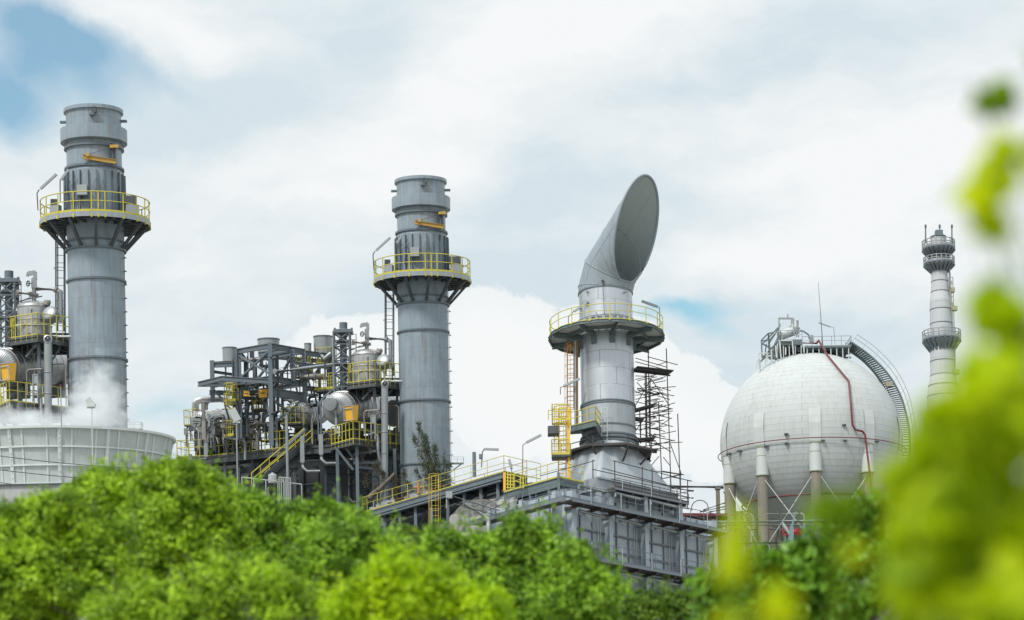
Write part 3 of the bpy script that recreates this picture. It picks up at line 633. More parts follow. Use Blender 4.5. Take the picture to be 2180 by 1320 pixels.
for i in range(30):
    x0 = rnd.uniform(395, 840); dd = rnd.uniform(2, 6); 
    m = MB(); a = q(x0, rnd.uniform(930, 948), dd); hgt = rnd.uniform(.7, 1.7)
    k_ = rnd.random()
    m.tube(a-Z*.3, a+Z*hgt*.6, .05, n=6); m.box(a+Z*hgt*.6, rnd.uniform(.2, .4), .25, rnd.uniform(.2, .45))
    if k_ < .5: m.tube(a+Z*hgt*.6, a+Z*hgt, .04, n=6); m.ring(a+Z*hgt, .16, .025, 14)
    else: m.path([a+Z*hgt*.5, a+Z*hgt*.5+X*.4, a+X*.5], .05, 6)
    tag(m.build('valve', rnd.choice((alu_dull, dark_steel, pipe_grey, steel_grey, bay_dark)), F=F2), 'small valve or instrument among the pipes behind the yellow walkway rails', 'valve', 'small valves behind the walkway rails')
# machinery crowding the space under the drums
rnd = random.Random(77)
for x0, x1, y0, dd, lb in ((412, 470, 918, 7.5, 'dark machinery skid under the far left drum'), (468, 545, 912, 9.5, 'dark machinery skid behind the frame column under the far left drum'), (590, 690, 912, 6.5, 'dark machinery skid under the middle drum'), (690, 850, 912, 5.2, 'dark machinery skid under the large drum beside the shorter stack')):
    a, b = q(x0, y0, dd), q(x1, y0, dd); t = thing('machinery_skid', lb, 'machinery', (a+b)/2-Z*3, F2, 'machinery skids under the drums')
    m = MB(); n_ = max(3, int((b-a).length/.55))
    for i in range(n_):
        p = a.lerp(b, (i+.5)/n_)+V((rnd.uniform(-.2, .2), rnd.uniform(-.6, .6), 0)); h_ = rnd.uniform(1.2, 2.0); w_ = rnd.uniform(.4, .75)
        if rnd.random() < .5: m.box(p-Z*h_*.55, w_, w_, h_)
        else: m.tube(p-Z*h_, p-Z*rnd.uniform(0, .5), w_*.45, n=12)
    m.box((a+b)/2+V((0, .9, -1.3)), (b-a).length, .5, 1.7); m.build('body', bay_dark, t)
    for i in range(5): m = MB(); p = a.lerp(b, rnd.random()); m.path([p-Z*1.6-Yv*.8, p-Z*.4-Yv*.8, p-Z*.2-Yv*.8+X*.2, p-Z*.2-Yv*.8+X*rnd.uniform(.4, 1)], rnd.uniform(.04, .09), 8); m.build('small_pipe', rnd.choice((pipe_grey, alu_dull)), t)
# poles, floodlight, white gate
def lamp_post(name, label, F, px, y0, y1, d, parts, r=.05, mt=lampm):
    t = thing(name, label, 'lamp post', on(F, px, y1, d), F); a, b = on(F, px, y1, d), on(F, px, y0, d); b.x = a.x
    m = MB(); m.tube(a, b, r, n=8); m.build('post', mt, t); return t, b
t, b = lamp_post('floodlight_post', 'floodlight post with a big tilted white panel in front of the far left drum', F2, 506, 899, 1040, -1.5, 0, .05)
m = MB(); m.bar(b-X*.25, b+X*.25, .1); m.bar(b+V((.08, 0, .1)), b+V((-.32, -.1, .92)), .52, .16, up=V((.2, -1, 0))); m.build('lamp_head', whitep, t)
t, b = lamp_post('steel_pole', 'plain galvanised steel pole in front of the stair', F2, 613, 880, 1060, -4.0, 0, .095, pipe_grey)
m = MB(); m.box(b, .3, .3, .05); m.build('pole_cap', pipe_grey, t)
t = thing('site_fence', 'white pipe fence and gate at the stair foot above the treetops', 'fence', q(590, 1050, -6), F2)
m = MB(); a, b = q(515, 1016, -6), q(642, 1031, -6); m.tube(a, b, .045, n=6)
for i in range(6): p = a.lerp(b, i/5); m.tube(p, p-Z*1.6, .04, n=6)
m.build('top_rail', whitep, t)
m = MB(); a, b = q(594, 1016, -6.2), q(618, 1018, -6.2); m.tube(a, b, .05, n=6); m.tube(a-Z*1.4, b-Z*1.4, .05, n=6)
for i in range(6): p = a.lerp(b, i/5); m.tube(p, p-Z*2, .04, n=6)
m.build('gate', whitep, t)
m = MB(); m.tube(q(580, 1028, -5.5), q(580, 1012, -5.5), .28, n=14); m.dome(q(580, 1012, -5.5), .28, .12, n=14); m.tube(q(580, 1010, -5.5), q(580, 1006, -5.5), .09, n=8)
tag(m.build('small_tank', whitep, F=F2), 'small white tank behind the pipe fence', 'tank')
rnd = random.Random(55)
for i in range(20):
    x0, y0, dd = rnd.uniform(702, 852), rnd.uniform(800, 930), rnd.uniform(-1.5, 2.5); a = q(x0, y0, dd); L_ = rnd.uniform(.8, 2.6); e = V((rnd.choice((-1, 1)), rnd.uniform(-.3, .3), 0))
    pts = [a, a+Z*L_] if i % 3 == 0 else ([a, a+e*L_*.6, a+e*(L_*.6+.15)-Z*.15, a+e*(L_*.6+.15)-Z*1.8] if i % 3 == 1 else [a-Z*1.0, a+Z*.4, a+Z*.55+e*.15, a+Z*.55+e*L_])
    pipe('thin pipe run around the drums beside the shorter stack', pts, rnd.choice((.035, .05, .07, .1)), rnd.choice((pipe_grey, steel_grey, dark_steel, alu_dull)), 'drum_pipe', 'thin pipe runs around the drums beside the shorter stack', 8, fl=(1,) if rnd.random() < .4 else (), unit=True)
rnd = random.Random(56)
for i in range(110):
    x0, y0, dd = rnd.uniform(400, 700), rnd.uniform(760, 940), rnd.uniform(.5, 7); a = q(x0, y0, dd); L_ = rnd.uniform(.8, 3.2); e = V((rnd.choice((-.75, .8)), rnd.choice((.7, -.5, .6)), 0))
    if (x0 < 470 and y0 < 870) or (x0 < 520 and y0 < 800): continue
    if x0 < 560: e.x = abs(e.x)
    if x0 > 620: e.x = -abs(e.x)
    pts = [a-Z*L_*.6, a+Z*L_*.4] if i % 3 == 0 else ([a, a+e*L_*.6, a+e*(L_*.6+.15)-Z*.15, a+e*(L_*.6+.15)-Z*1.4] if i % 3 == 1 else [a, a+e*L_])
    pipe('thin pipe run threaded through the open steel frame', pts, rnd.choice((.04, .05, .07, .1, .14)), rnd.choice((pipe_grey, steel_grey, dark_steel, dark_steel, bay_dark, alu_dull)), 'frame_pipe', 'thin pipe runs threaded through the frame', 8, fl=(1,) if rnd.random() < .4 else ())
for (x0, y0, x1, y1, dd), lb in (((392, 905, 418, 903, 6.5), 'yellow-railed stand at the round end of the far left drum'), ((598, 902, 640, 897, 1.8), 'yellow-railed stand in front of the middle drum'), ((535, 872, 556, 870, 3.5), 'yellow-railed ledge inside the frame below the hoist boxes'), ((672, 774, 706, 772, 5), 'yellow-railed ledge on the roof beside the vent tower')):
    a, b = q(x0, y0, dd), q(x1, y1, dd-.5); b.z = a.z; bk = V((.3, 1.0, 0)); t = thing('railed_landing', lb, 'platform', a, F2, 'small railed landings')
    MB().poly([a, b, b+bk, a+bk], .1).build('deck', dark_steel, t); rail(MB(), [a+bk, a, b, b+bk, a+bk], 1.1, .4, .024, .05).build('railing', yellow, t)
    for p in (a, b): m = MB(); m.bar(p-Z*.1+bk*.5, p-Z*1.6+bk*.5, .1); m.build('bracket', steel_grey, t)
# ---------------------------------------------------------------- second unit, nearer, seen at the left
F1 = frame(206, 650, 150.7); DELTA = F1.translation-F2.translation+Z*.38
L1 = {'drum_pipe': 'thin pipe run around the drums beside the steaming stack', 'exhaust_stack': 'grey exhaust stack rising out of the steam behind the fan stack', 'upright_drum': 'upright silver drum with domed top beside the steaming stack', 'drum_platform': 'railed platform carrying the drum beside the steaming stack', 'relief_valve': 'relief valve with handwheel on the drum beside the steaming stack',
  'pressure_drum': 'large horizontal silver drum cut off by the picture edge near the steam', 'yellow_cabinet': 'amber yellow cabinet on the walkway near the steam', 'drum_walkway': 'railed walkway half lost in the steam', 'vent_pipe': 'open-mouthed vent pipe standing in the steam', 'bent_pipe': 'thin bent pipe dropping into the steam', 'gauge_frame': 'small grey gauge frame on the walkway near the steam', 'vent_tower': 'lattice vent tower near the picture edge, left of the steaming stack'}
np_ = 0; NP = ['steam pipe bending from the relief valve to the steaming stack', 'short stub pipe across the drum top by the steaming stack', 'thin pipe behind the relief valve of the steaming stack']
for o in UNIT:
    c = copy_tree(o, None, DELTA); kd = o.name.split('.')[0]
    if kd == 'pipe': c['label'] = NP[np_]; np_ += 1
    else: c['label'] = L1[kd]
    if kd == 'drum_pipe': c['group'] = 'thin pipe runs around the drums beside the steaming stack'
# ================================================================ horn-topped stack on its casing
FH = frame(1293, 800, 155.0, .15); KH = .0305
def g(px, py, y=0.0): return on(FH, px, py, y)
zh = lambda py: g(1292, py, 0).z
rd, ld = V((sin(rad(47)), cos(rad(47)), 0)), V((-cos(rad(47)), sin(rad(47)), 0)); nd = -ld
t = thing('horn_stack', 'silver stack topped by a big slanted open horn, wrapped by scaffolding', 'stack', (0,0,0), FH)
k = KH; Rs = 57*k
m = MB(); m.lathe([(Rs, zh(869)), (Rs, zh(627))], n=72); m.build('clad_shell', clad, t)
MB().lathe([(57.5*k, zh(950)), (57.5*k, zh(868))], n=72).build('lower_shell', silver, t)
for py, r, h in ((626, 59, 3), (866, 59.5, 2.5), (870, 59.5, 2.5), (916, 59, 3), (936, 61, 3), (943, 63, 4), (951, 62, 3), (690, 58.2, 3)):
    MB().lathe([(56*k, zh(py-h/2)), (r*k, zh(py-h/2)), (r*k, zh(py+h/2)), (56*k, zh(py+h/2))], n=72).build('flange_ring', steel_grey if py != 690 else silver, t)
# horn: mitred tube cut by a plane
ca, sa = cos(rad(48)), sin(rad(48)); dirn = lambda a: V((sin(rad(a))*ca, -sin(rad(a))*sa, cos(rad(a))))
dn = [dirn(0), dirn(24), dirn(49)]; p1 = V((0, 0, zh(617))); p2 = p1+dn[1]*1.25; p3 = p2+dn[2]*3.25
nm = V((cos(rad(19))*ca, -cos(rad(19))*sa, -sin(rad(19))))
def horn(R, n=72):
    rows = [[V((R*cos(2*pi*i/n), R*sin(2*pi*i/n), zh(627))) for i in range(n)]]
    for d_, pp, pn in ((dn[0], p1, dn[0]+dn[1]), (dn[1], p2, dn[1]+dn[2]), (dn[2], p3, nm)):
        pn = pn.normalized(); rows.append([x+d_*((pp-x).dot(pn)/d_.dot(pn)) for x in rows[-1]])
    return rows
ro, ri = horn(58*k), horn(56.8*k)
m = MB()
for a, b in zip(ro, ro[1:]): m.grid([a, b], True)
m.build('horn_shell', horn_grey, t)
m = MB()
for a, b in zip(ri, ri[1:]): m.grid([b, a], True)
m.build('horn_lining', horn_dark, t)
m = MB(); m.path([(a+b)/2 for a, b in zip(ro[-1], ri[-1])], .085, 6, True); m.build('horn_rim', horn_grey, t)
for i, rr in ((1, .03), (2, .045)): m = MB(); m.path(ro[i], rr, 5, True); m.build('mitre_seam', horn_grey, t)
m = MB(); m.path([a.lerp(b, .42) for a, b in zip(ro[2], ro[3])], .04, 5, True); m.build('stiffening_ring', horn_grey, t)
for j in (9, 44, 62):
    m = MB(); m.path([r_[j] for r_ in ro], .022, 4); m.build('plate_seam', horn_grey, t)
m = MB(); m.path([a.lerp(b, .75) for a, b in zip(ro[2], ro[3])], .025, 5, True); m.build('plate_seam', horn_grey, t)
for j in (20, 40, 58): m = MB(); m.path([r_[j] for r_ in ri[1:]], .025, 4); m.build('lining_seam', horn_dark, t)
m = MB(); m.path([a.lerp(b, .40) for a, b in zip(ri[2], ri[3])], .03, 5, True); m.build('lining_seam', horn_dark, t)
for px, py in ((1250, 645), (1252, 622), (1331, 622), (1276, 530)):
    u = (px-1292)/57.; dd = -Rs*math.sqrt(max(0, 1-u*u)); p = g(px, py, dd); m = MB(); m.tube(p, p+V((u*.2, -.2, 0)), .17 if py == 645 else .07, n=14); m.build('port', silver, t)
zd = zh(716); R = 123*k
m = MB(); m.lathe([(Rs+.1, zd), (R, zd), (R, zd-.06), (Rs+.1, zd-.06)], n=18); m.build('deck_plate', whitep, t)
m = MB()
for i in range(18):
    a, b = 2*pi*i/18, 2*pi*(i+1)/18; m.ibeam(at_angle(R, a, zd-.12), at_angle(R, b, zd-.12), .12, .2, .03, up=Z)
    if i % 2 == 0: m.ibeam(at_angle(R, a, zd-.25), at_angle(Rs, a, zd-.25), .16, .34, .04, up=Z)
    if i % 2 == 0: m.bar(at_angle(R*.72, a, zd-.2), at_angle(R*.72, 2*pi*(i+2)/18, zd-.2), .1, .2, up=Z)
m.build('deck_beam', deckgreen, t)
for i in range(9):
    a = 2*pi*i/9+.0; m = MB(); m.bar(at_angle(Rs+.02, a, zd-.3), at_angle(Rs+.02, a, zd-.95), .35, .22); m.bar(at_angle(Rs+.2, a, zd-.4), at_angle(Rs+.5, a, zd-.4), .2, .2); m.build('deck_bracket', deckgreen, t)
rail_ring(MB(), (0,0,zd), 121*k, 33*k, [2*pi*i/18+.2 for i in range(18)], .026, .05, foot=.1).build('railing', yellow, t)
rnd = random.Random(9); m = MB()
m.ring((0,0,zd+.5), Rs+.22, .06, 40); m.ring((0,0,zd+.9), Rs+.15, .04, 40)
for i in range(26):
    a = 2*pi*i/26; p = at_angle(Rs+.2, a, zd+.15); m.tube(p, p+Z*rnd.uniform(.3, 1.0), .04, n=6); m.box(p+Z*.5, .18, .18, rnd.uniform(.12, .35))
m.build('nozzle_ring', pipe_grey, t)
m = MB(); m.tube(g(1288, 692, -1.95), g(1283, 597, -1.9), .02, n=5); m.tube(g(1283, 597, -1.9), g(1283, 604, -1.9), .1, .02, n=8); m.build('lightning_rod', dark_steel, t)
def hlamp(label, pole, tube_, d, F=FH, name='tube_lamp', grp=None):
    t = thing(name, label, 'lamp', on(F, *pole[0], d), F, grp); m = MB(); m.path([on(F, a, b, d) for a, b in pole], .025, 6); m.build('pole', dark_steel, t)
    m = MB(); m.bar(on(F, *tube_[0], d), on(F, *tube_[1], d), .16, .14); m.build('lamp_tube', lampm, t); return t
hlamp('slanted tube lamp off the right rim of the horn stack platform', [(1398, 715), (1405, 690), (1404, 655), (1398, 652)], [(1366, 641), (1400, 653)], 1.0, grp='slanted tube lamps')
hlamp('slanted tube lamp by the left rim of the horn stack platform', [(1210, 690), (1210, 675), (1222, 662)], [(1222, 663), (1240, 651)], -.6, grp='slanted tube lamps')
hlamp('tube lamp leaning off the brown caged ladder', [(1193, 840), (1193, 825), (1202, 822)], [(1200, 822), (1234, 806)], -1.6, grp='slanted tube lamps')
hlamp('tube lamp on a thin pole in the gap left of the yellow cage', [(1113, 1010), (1113, 948), (1121, 942)], [(1121, 942), (1152, 926)], 0, grp='slanted tube lamps')
hlamp('tube lamp tilted on the yellow-railed gantry corner', [(1090, 1010), (1089, 998)], [(1089, 998), (1084, 978)], -1.5, grp='slanted tube lamps')
# hood between the round stack and the casing
Kh = g(1272, 1017, -4.0); a_, b_ = 7.2, 5.0
rect = [Kh, Kh+rd*a_, Kh+rd*a_+ld*b_, Kh+ld*b_]; ctr = Kh+rd*a_/2+ld*b_/2
t = thing('stack_hood', 'crumpled silver sheet hood flaring from the horn stack down to the casing', 'hood', V((ctr.x, ctr.y, Kh.z-.9)), FH)
n = 96; rows = []; zt_ = zh(950); rnd = random.Random(4)
from mathutils import noise as mnoise
def rectpt(f):
    s_ = f*4; i = int(s_) % 4; return rect[i].lerp(rect[(i+1) % 4], s_-int(s_))
base_pts = [rectpt((i/n)) for i in range(n)]
for j in range(17):
    u = j/16; row = []
    for bp in base_pts:
        d_ = V((bp.x-ctr.x*.6, bp.y-ctr.y*.6, 0)).normalized(); c_ = V((d_.x*60*k, d_.y*60*k, 0))
        s_ = u**.95; xy = c_.lerp(V((bp.x, bp.y, 0)), s_); zv = zt_+(Kh.z-zt_)*u
        w = sin(pi*u)*.16*(mnoise.noise(V((xy.x*1.1, xy.y*1.1, u*1.2)))+.6*abs(sin(math.atan2(d_.y, d_.x)*9)))
        row.append(V((xy.x, xy.y, zv))-d_*w)
    rows.append(row)
m = MB(); m.grid(rows, True); m.build('hood_sheet', hoodm, t)
skz = Kh.z-.75; m = MB(); m.poly([p+(p-ctr).normalized()*.12*Z.cross(X).y for p in [V((q_.x, q_.y, Kh.z)) for q_ in rect]], .78); m.build('skirt', silver, t)
m = MB()
for i in range(4): a, b = rect[i], rect[(i+1) % 4]; m.bar(a+nd*.1, b+nd*.1, .18, .12, up=Z); m.bar(a+nd*.1-Z*.72, b+nd*.1-Z*.72, .22, .12, up=Z)
m.build('edge_bar', casing, t)
# casing with columns and stiffeners
K = Kh-rd*3.3+nd*.4; zc = g(1200, 1046, K.y).z; LR, LL = 13.3, 7.2
def cp(r=0.0, o=0.0, z=0.0, l=0.0): return V((K.x, K.y, z))+rd*r+nd*o+ld*l
t = thing('boiler_casing', 'grey panelled casing with ribbed bays carrying the horn stack', 'boiler', cp(6, 0, 0, 3), FH)
m = MB(); m.poly([cp(0,0,zc), cp(LR,0,zc), cp(LR,0,zc,LL), cp(0,0,zc,LL)], zc); m.build('lower_wall', casing, t)
m = MB(); zu = Kh.z-.72; m.poly([cp(3.5,-.25,zu), cp(10.0,-.25,zu), cp(10.0,0,zu,5), cp(3.5,0,zu,5)], zu-zc); m.build('upper_wall', casing, t)
cols = [.15+3.2*i for i in range(5)]
for i, c_ in enumerate(cols):
    top = zu if i in (2,) else (zu-.1 if i == 3 else zc)
    m = MB(); a, b = cp(c_, .33, 0), cp(c_, .33, top); m.bar(a, b, .05, .62, up=nd); m.bar(cp(c_, .64, 0), cp(c_, .64, top), .32, .05, up=nd); m.build('buttress_column', casing, t)
for i in range(3):
    m = MB(); a, b = cp(-.33, 0, 0, .3+3.0*i), cp(-.33, 0, zc, .3+3.0*i); m.bar(a, b, .05, .62, up=rd); m.bar(cp(-.64,0,0,.3+3.0*i), cp(-.64,0,zc,.3+3.0*i), .32, .05, up=rd); m.build('buttress_column', casing, t)
zw1 = g(1200, 1073, K.y-.6).z
m = MB(); lev = [zw1-1.25-1.08*j for j in range(int((zw1-1.2)/1.08))]
for i in range(4):
    e = cols[i+1] if i+1 < 5 else LR
    for z in lev: m.bar(cp(cols[i]+.05, .07, z), cp(e-.05, .07, z), .14, .1, up=Z)
    for f in (1/3, 2/3): x = cols[i]+(e-cols[i])*f; m.bar(cp(x, .05, 0), cp(x, .05, zc-.05), .07, .1, up=nd)
for i in range(2):
    for z in lev: m.bar(cp(-.07,0,z,.3+3*i), cp(-.07,0,z,3.3+3*i), .14, .1, up=Z)
    for f in (1, 2): m.bar(cp(-.05,0,0,.3+3*i+f), cp(-.05,0,zc-.05,.3+3*i+f), .07, .1, up=rd)
for z in (zw1+.75, zc+.9): m.bar(cp(4.2, -.18, z), cp(9.9, -.18, z), .14, .1, up=Z)
for x in (4.6, 5.7, 7.6, 8.7): m.bar(cp(x, -.2, zc), cp(x, -.2, zu), .07, .1, up=nd)
m.build('stiffener', casing_dk, t)
m = MB()
for i in range(4):
    for f in (.8, .86): x = cols[i]+3.2*f; m.tube(cp(x, .16, .5), cp(x, .16, zw1-.3), .035, n=6)
m.build('riser_conduit', pipe_grey, t)
m = MB(); m.box(cp(3.4, .1, zc-.1), 1.1, .5, 1.0, M4.Rotation(rad(43), 3, 'Z')); m.build('top_box', silver, t)
def walkway(label, z, r0, r1, left=0.0, w=1.0, o0=.66, mt=rusty, rmt=steel_grey, postmt=None, sp=1.25, h=1.0):
    t = thing('casing_walkway', label, 'walkway', cp((r0+r1)/2, o0, z), FH, 'walkways round the casing')
    m = MB(); m.poly([cp(r0-w*(left > 0), o0+w, z), cp(r1, o0+w, z), cp(r1, o0, z), cp(r0-w*(left > 0), o0, z)], .09)
    if left: m.poly([cp(-o0-w, o0, z-.004), cp(-o0, o0, z-.004), cp(-o0, 0, z-.004, left), cp(-o0-w, 0, z-.004, left)], .09)
    x = r0
    while x < r1: m.bar(cp(x, 0, z-.18), cp(x, o0+w, z-.18), .1, .18, up=Z); x += 1.6
    m.build('deck', mt, t)
    m = MB(); m.bar(cp(r0-w*(left > 0), o0+w, z-.08), cp(r1, o0+w, z-.05), .06, .14, up=Z)
    if left: m.bar(cp(-o0-w, o0+w, z-.08), cp(-o0-w, 0, z-.08, left), .08, .22, up=Z)
    m.build('edge_channel', casing_dk, t)
    pts = ([cp(-o0-w, 0, z, left), cp(-o0-w, o0+w, z)] if left else [cp(r0, o0+w, z)])+[cp(r1, o0+w, z)]
    rail(MB(), pts, h, sp, .022, .12).build('railing', rmt, t)
    x = r0+.6
    while x < r1: m = MB(); m.bar(cp(x, o0+w+.04, z-.1), cp(x, o0+w+.04, z+h), .05); m.build('rail_post', pipe_grey, t); x += sp*2.1
    m = MB()
    for i in range(4):
        a = cols[i]+.35
        if a+2.4 < r1+.5: m.tube(cp(a, .75, z-.35), cp(a+2.2, .75, z-.42), .1, n=10); m.path([cp(a+2.2, .75, z-.42), cp(a+2.5, .75, z-.38), cp(a+2.5, .1, z-.4)], .09, 8); m.tube(cp(a, .75, z-.35), cp(a, .75, z-.6), .07, n=8)
    m.build('pipe_under_deck', pipe_grey, t)
    return t
walkway('main grey walkway wrapping the casing corner below the silver hood', zw1, 0, LR, 7.0)
walkway('lower walkway along the casing just above the treetops', zw1-3.45, 0, 11.2, 0)
walkway('uppermost plank walkway under the edge of the silver hood', Kh.z-.8, 3.6, 10.3, 0, .8, .05, plank, rusty, h=.6)
# ---------------------------------------------------------------- scaffolding
rnd = random.Random(8)
def scaffold(label, ups, leds, boards, conv, dp):
    p0 = conv(*ups[0][:2], dp(ups[0][0])); t = thing('scaffolding', label, 'scaffolding', p0, FH, 'tube scaffolding')
    for u in ups:
        a, b = conv(u[0], u[1], dp(u[0])), conv(u[2], u[3], dp(u[0])); MB().tube(a, b, .034, n=6).build('upright_pole', rusty, t)
    for l in leds:
        d0 = dp(l[0])+rnd.uniform(-.3, .3); a, b = conv(l[0], l[1], d0), conv(l[2], l[3], dp(l[2])+rnd.uniform(-.3, .3)); MB().tube(a, b, .027, n=6).build('ledger_pole', rusty, t)
    for l in boards:
        a, b = conv(l[0], l[1], dp(l[0])), conv(l[2], l[3], dp(l[2])); m = MB(); w = l[4]; m.bar(a, b, w, .07, up=Z)
        for s_ in (-.3, .3): m.bar(a+V((0, s_*w, -.09)), b+V((0, s_*w, -.09)), .1, .08, up=Z)
        m.build('board_deck', plank, t)
    return t
cv = lambda x, y, d: g(x/3.3+1330, y/3.3+720, d)
rx = random.Random(91); extra = []
for i in range(44):
    x, y = rx.uniform(75, 230), rx.uniform(275, 770); l_ = rx.uniform(60, 150); extra.append((x, y, x+l_, y+l_*rx.choice((.22, .3, -.2, -.28, -.1))))
scaffold('rusty tube scaffolding climbing the side of the horn stack up to its platform',
  [(165,60,176,760),(143,225,150,760),(292,72,326,1080),(237,445,260,990),(372,530,398,1300),(105,510,112,740),(178,285,180,700),(152,240,156,700),(112,590,112,720),(98,740,100,900)],
  [(160,130,372,187),(225,190,300,165),(75,265,205,270),(75,140,300,205),(75,165,300,225),(75,290,290,240),(75,385,205,350),(75,400,270,385),(180,365,310,410),(75,430,260,385),(75,445,160,465),(80,465,185,285),(185,285,315,475),(85,310,170,400),(90,350,200,385),(210,460,330,497),(75,540,330,495),(70,600,215,560),(70,615,215,600),(75,640,260,635),(215,640,318,565),(75,655,180,500),(75,670,215,690),(140,680,325,800),(190,690,350,720),(200,740,405,730),(180,760,350,715),(270,835,318,895),(320,740,400,960),(190,890,240,830),(200,930,410,960),(250,990,395,955),(330,975,470,1003),(75,520,200,480),(75,575,180,590),(100,650,200,610),(150,660,240,700),(90,700,220,720),(95,720,230,745),(110,760,250,790),(150,780,330,770),(70,370,180,420),(100,560,215,545)]+extra,
  [(68,215,322,243,1.1),(68,505,212,465,.7),(68,562,125,572,.5),(80,715,205,705,.8),(95,775,225,790,.6)], cv, lambda x: .2+(x-75)/3.3*KH*.35)
cv2 = lambda x, y, d: g(x/3.88+1150, y/3.88+950, d)
scaffold('scaffold poles standing along the lower edge of the silver hood',
  [(435,110,436,265),(615,118,617,330),(843,170,843,400),(925,185,927,410),(1218,285,1218,520),(1130,360,1130,480),(1158,200,1160,470),(1075,180,1078,400)],
  [(600,120,1250,290),(430,190,1265,375),(515,182,1160,350),(590,268,1265,432),(0,245,455,118),(1000,270,1185,232),(1010,205,1185,235),(1090,350,1265,365),(1120,395,1270,365),(1100,440,1265,425),(1160,470,1200,455),(1120,500,1230,520),(1090,470,1210,495)],
  [(610,345,860,412,.7),(860,412,1150,475,.7)], cv2, lambda x: K.y+.3+(x/3.88+1150-1272)*KH*.93+1.6 if x > 430 else -6.5)
t = thing('plank_ring', 'octagonal ring of rusty scaffold boards round the foot of the horn stack', 'scaffold deck', (0,0,zh(972)), FH)
m = MB(); za = zh(966); m.lathe([(66*k, za), (95*k, za), (95*k, za-.07), (66*k, za-.07)], n=8, a0=pi/8, a1=2*pi+pi/8); m.build('board_deck', plank, t)
m = MB()
for i in range(8):
    a, b = pi/8+i*pi/4, pi/8+(i+1)*pi/4; m.bar(at_angle(95*k, a, za-.12), at_angle(95*k, b, za-.05), .08, .15, up=Z); m.bar(at_angle(97*k, a, za-.2), at_angle(68*k, a, za-1.0), .09); m.tube(at_angle(95*k, a, za+.35), at_angle(95*k, b, za+.35), .03, n=6); m.tube(at_angle(95*k, a, za-.3), at_angle(95*k, a, za+.5), .035, n=6)
m.build('edge_tube', rusty, t)
# ---------------------------------------------------------------- ladders and landings left of the horn stack
t = thing('caged_ladder', 'faded brown caged ladder hanging below the horn stack platform', 'ladder', g(1215, 870, -.9), FH)
m = MB(); a, b = g(1215, 872, -.9), g(1215, 728, -.9); ladder(m, a, b, .42, (1, -.2, 0), .02, .3); m.build('rungs', orange, t)
m = MB(); cage(m, a, b+Z*-.2, .36, (-.35, -1, 0), .02, .78, 6); m.build('safety_cage', orange, t)
m = MB(); m.tube(g(1229, 905, -1.0), g(1229, 725, -1.0), .055, n=8); m.build('rust_pipe', orange, t); m = MB(); m.tube(g(1225, 905, -1.2), g(1225, 725, -1.2), .07, n=8); m.build('grey_pipe', pipe_grey, t)
m = MB(); m.box(g(1213, 738, -1.0), .3, .2, .3); m.build('top_gate', orange, t)
t = thing('yellow_ladder', 'bright yellow caged ladder with a railed landing left of the horn stack foot', 'ladder', g(1197, 1030, -3.2), FH)
a, b = g(1197, 1028, -3.2), g(1197, 868, -3.2); m = MB(); ladder(m, a, b, .5, (1, -.3, 0), .03, .3); m.build('rungs', amber, t)
m = MB(); cage(m, g(1197, 975, -3.2), b, .5, (-.3, -1, 0), .032, 1.0, 7); m.build('safety_cage', yellow, t)
m = MB(); m.bar(g(1211, 1026, -3.6), g(1211, 872, -3.6), .14, .14); m.bar(g(1207, 905, -3.6), g(1214, 866, -3.6), .11); m.build('support_post', amber, t)
m = MB(); z_ = zh(975); o = g(1192, 972, -3.4); m.poly([o+V(p) for p in ((-.5,-.5,0), (.7,-.5,0), (.7,.6,0), (-.5,.6,0))], .12); m.build('landing_deck', bay_dark, t)
m = MB(); rail(m, [o+V((.7,.6,0)), o+V((-.5,.6,0)), o+V((-.5,-.5,0)), o+V((.6,-.5,0))], 1.0, .55, .028, .15); m.build('lower_landing_rail', yellow, t); m = MB()
o2 = g(1196, 900, -3.4); rail(m, [o2+V((.6,.6,0)), o2+V((-.6,.5,0)), o2+V((-.6,-.6,0)), o2+V((.55,-.6,0))], 1.05, .5, .03, .15); rail(m, [o2+V((-.85,-.4,.1)), o2+V((.1,-.75,.1))], .6, .5, .028, 0); m.build('upper_landing_rail', yellow, t)
m = MB(); m.poly([o2+V(p) for p in ((-.9,-.4,-.3), (-.2,-.5,-.3), (-.2,.4,-.3), (-.9,.4,-.3))], .5); m.build('underside_box', bay_dark, t)
za = g(1268, 894, -3.3).z; ol = [onz(FH, 1215, 907, za), g(1268, 894, -3.3), g(1281, 917, -2.0)]; ol[0].y = max(-3.4, min(-1.2, ol[0].y)); ol[2].z = za; ol[2].y = -1.3
ol += [V((ol[2].x-.4, -.6, za)), V((ol[0].x, -.3, za))]
t = thing('stack_balcony', 'small green-grey balcony with yellow rails on the horn stack below the cladding seam', 'platform', ol[1], FH)
m = MB(); m.poly(ol, .1); 
for a, b in zip(ol[:3], ol[1:3]): m.ibeam(a-Z*.22, b-Z*.22, .08, .36, .03, up=Z)
m.build('deck', deckgreen, t); m = MB(); m.bar(ol[0].lerp(ol[1], .3)-Z*.35, V((0, -Rs*.9, za-1.2))+X*-.9, .12); m.bar(ol[1]-Z*.35, V((-.3, -Rs*.9, za-1.3)), .12); m.build('bracket', deckgreen, t)
rail(MB(), ol[:3], .9, .7, .028, .05).build('railing', yellow, t)
m = MB(); ladder(m, g(1287, 948, -2.2), g(1287, 868, -2.2), .34, (1, -.1, 0), .018, .3); tag(m.build('white_ladder', whitep, F=FH), 'slim white ladder leaning on the front of the horn stack foot', 'ladder')
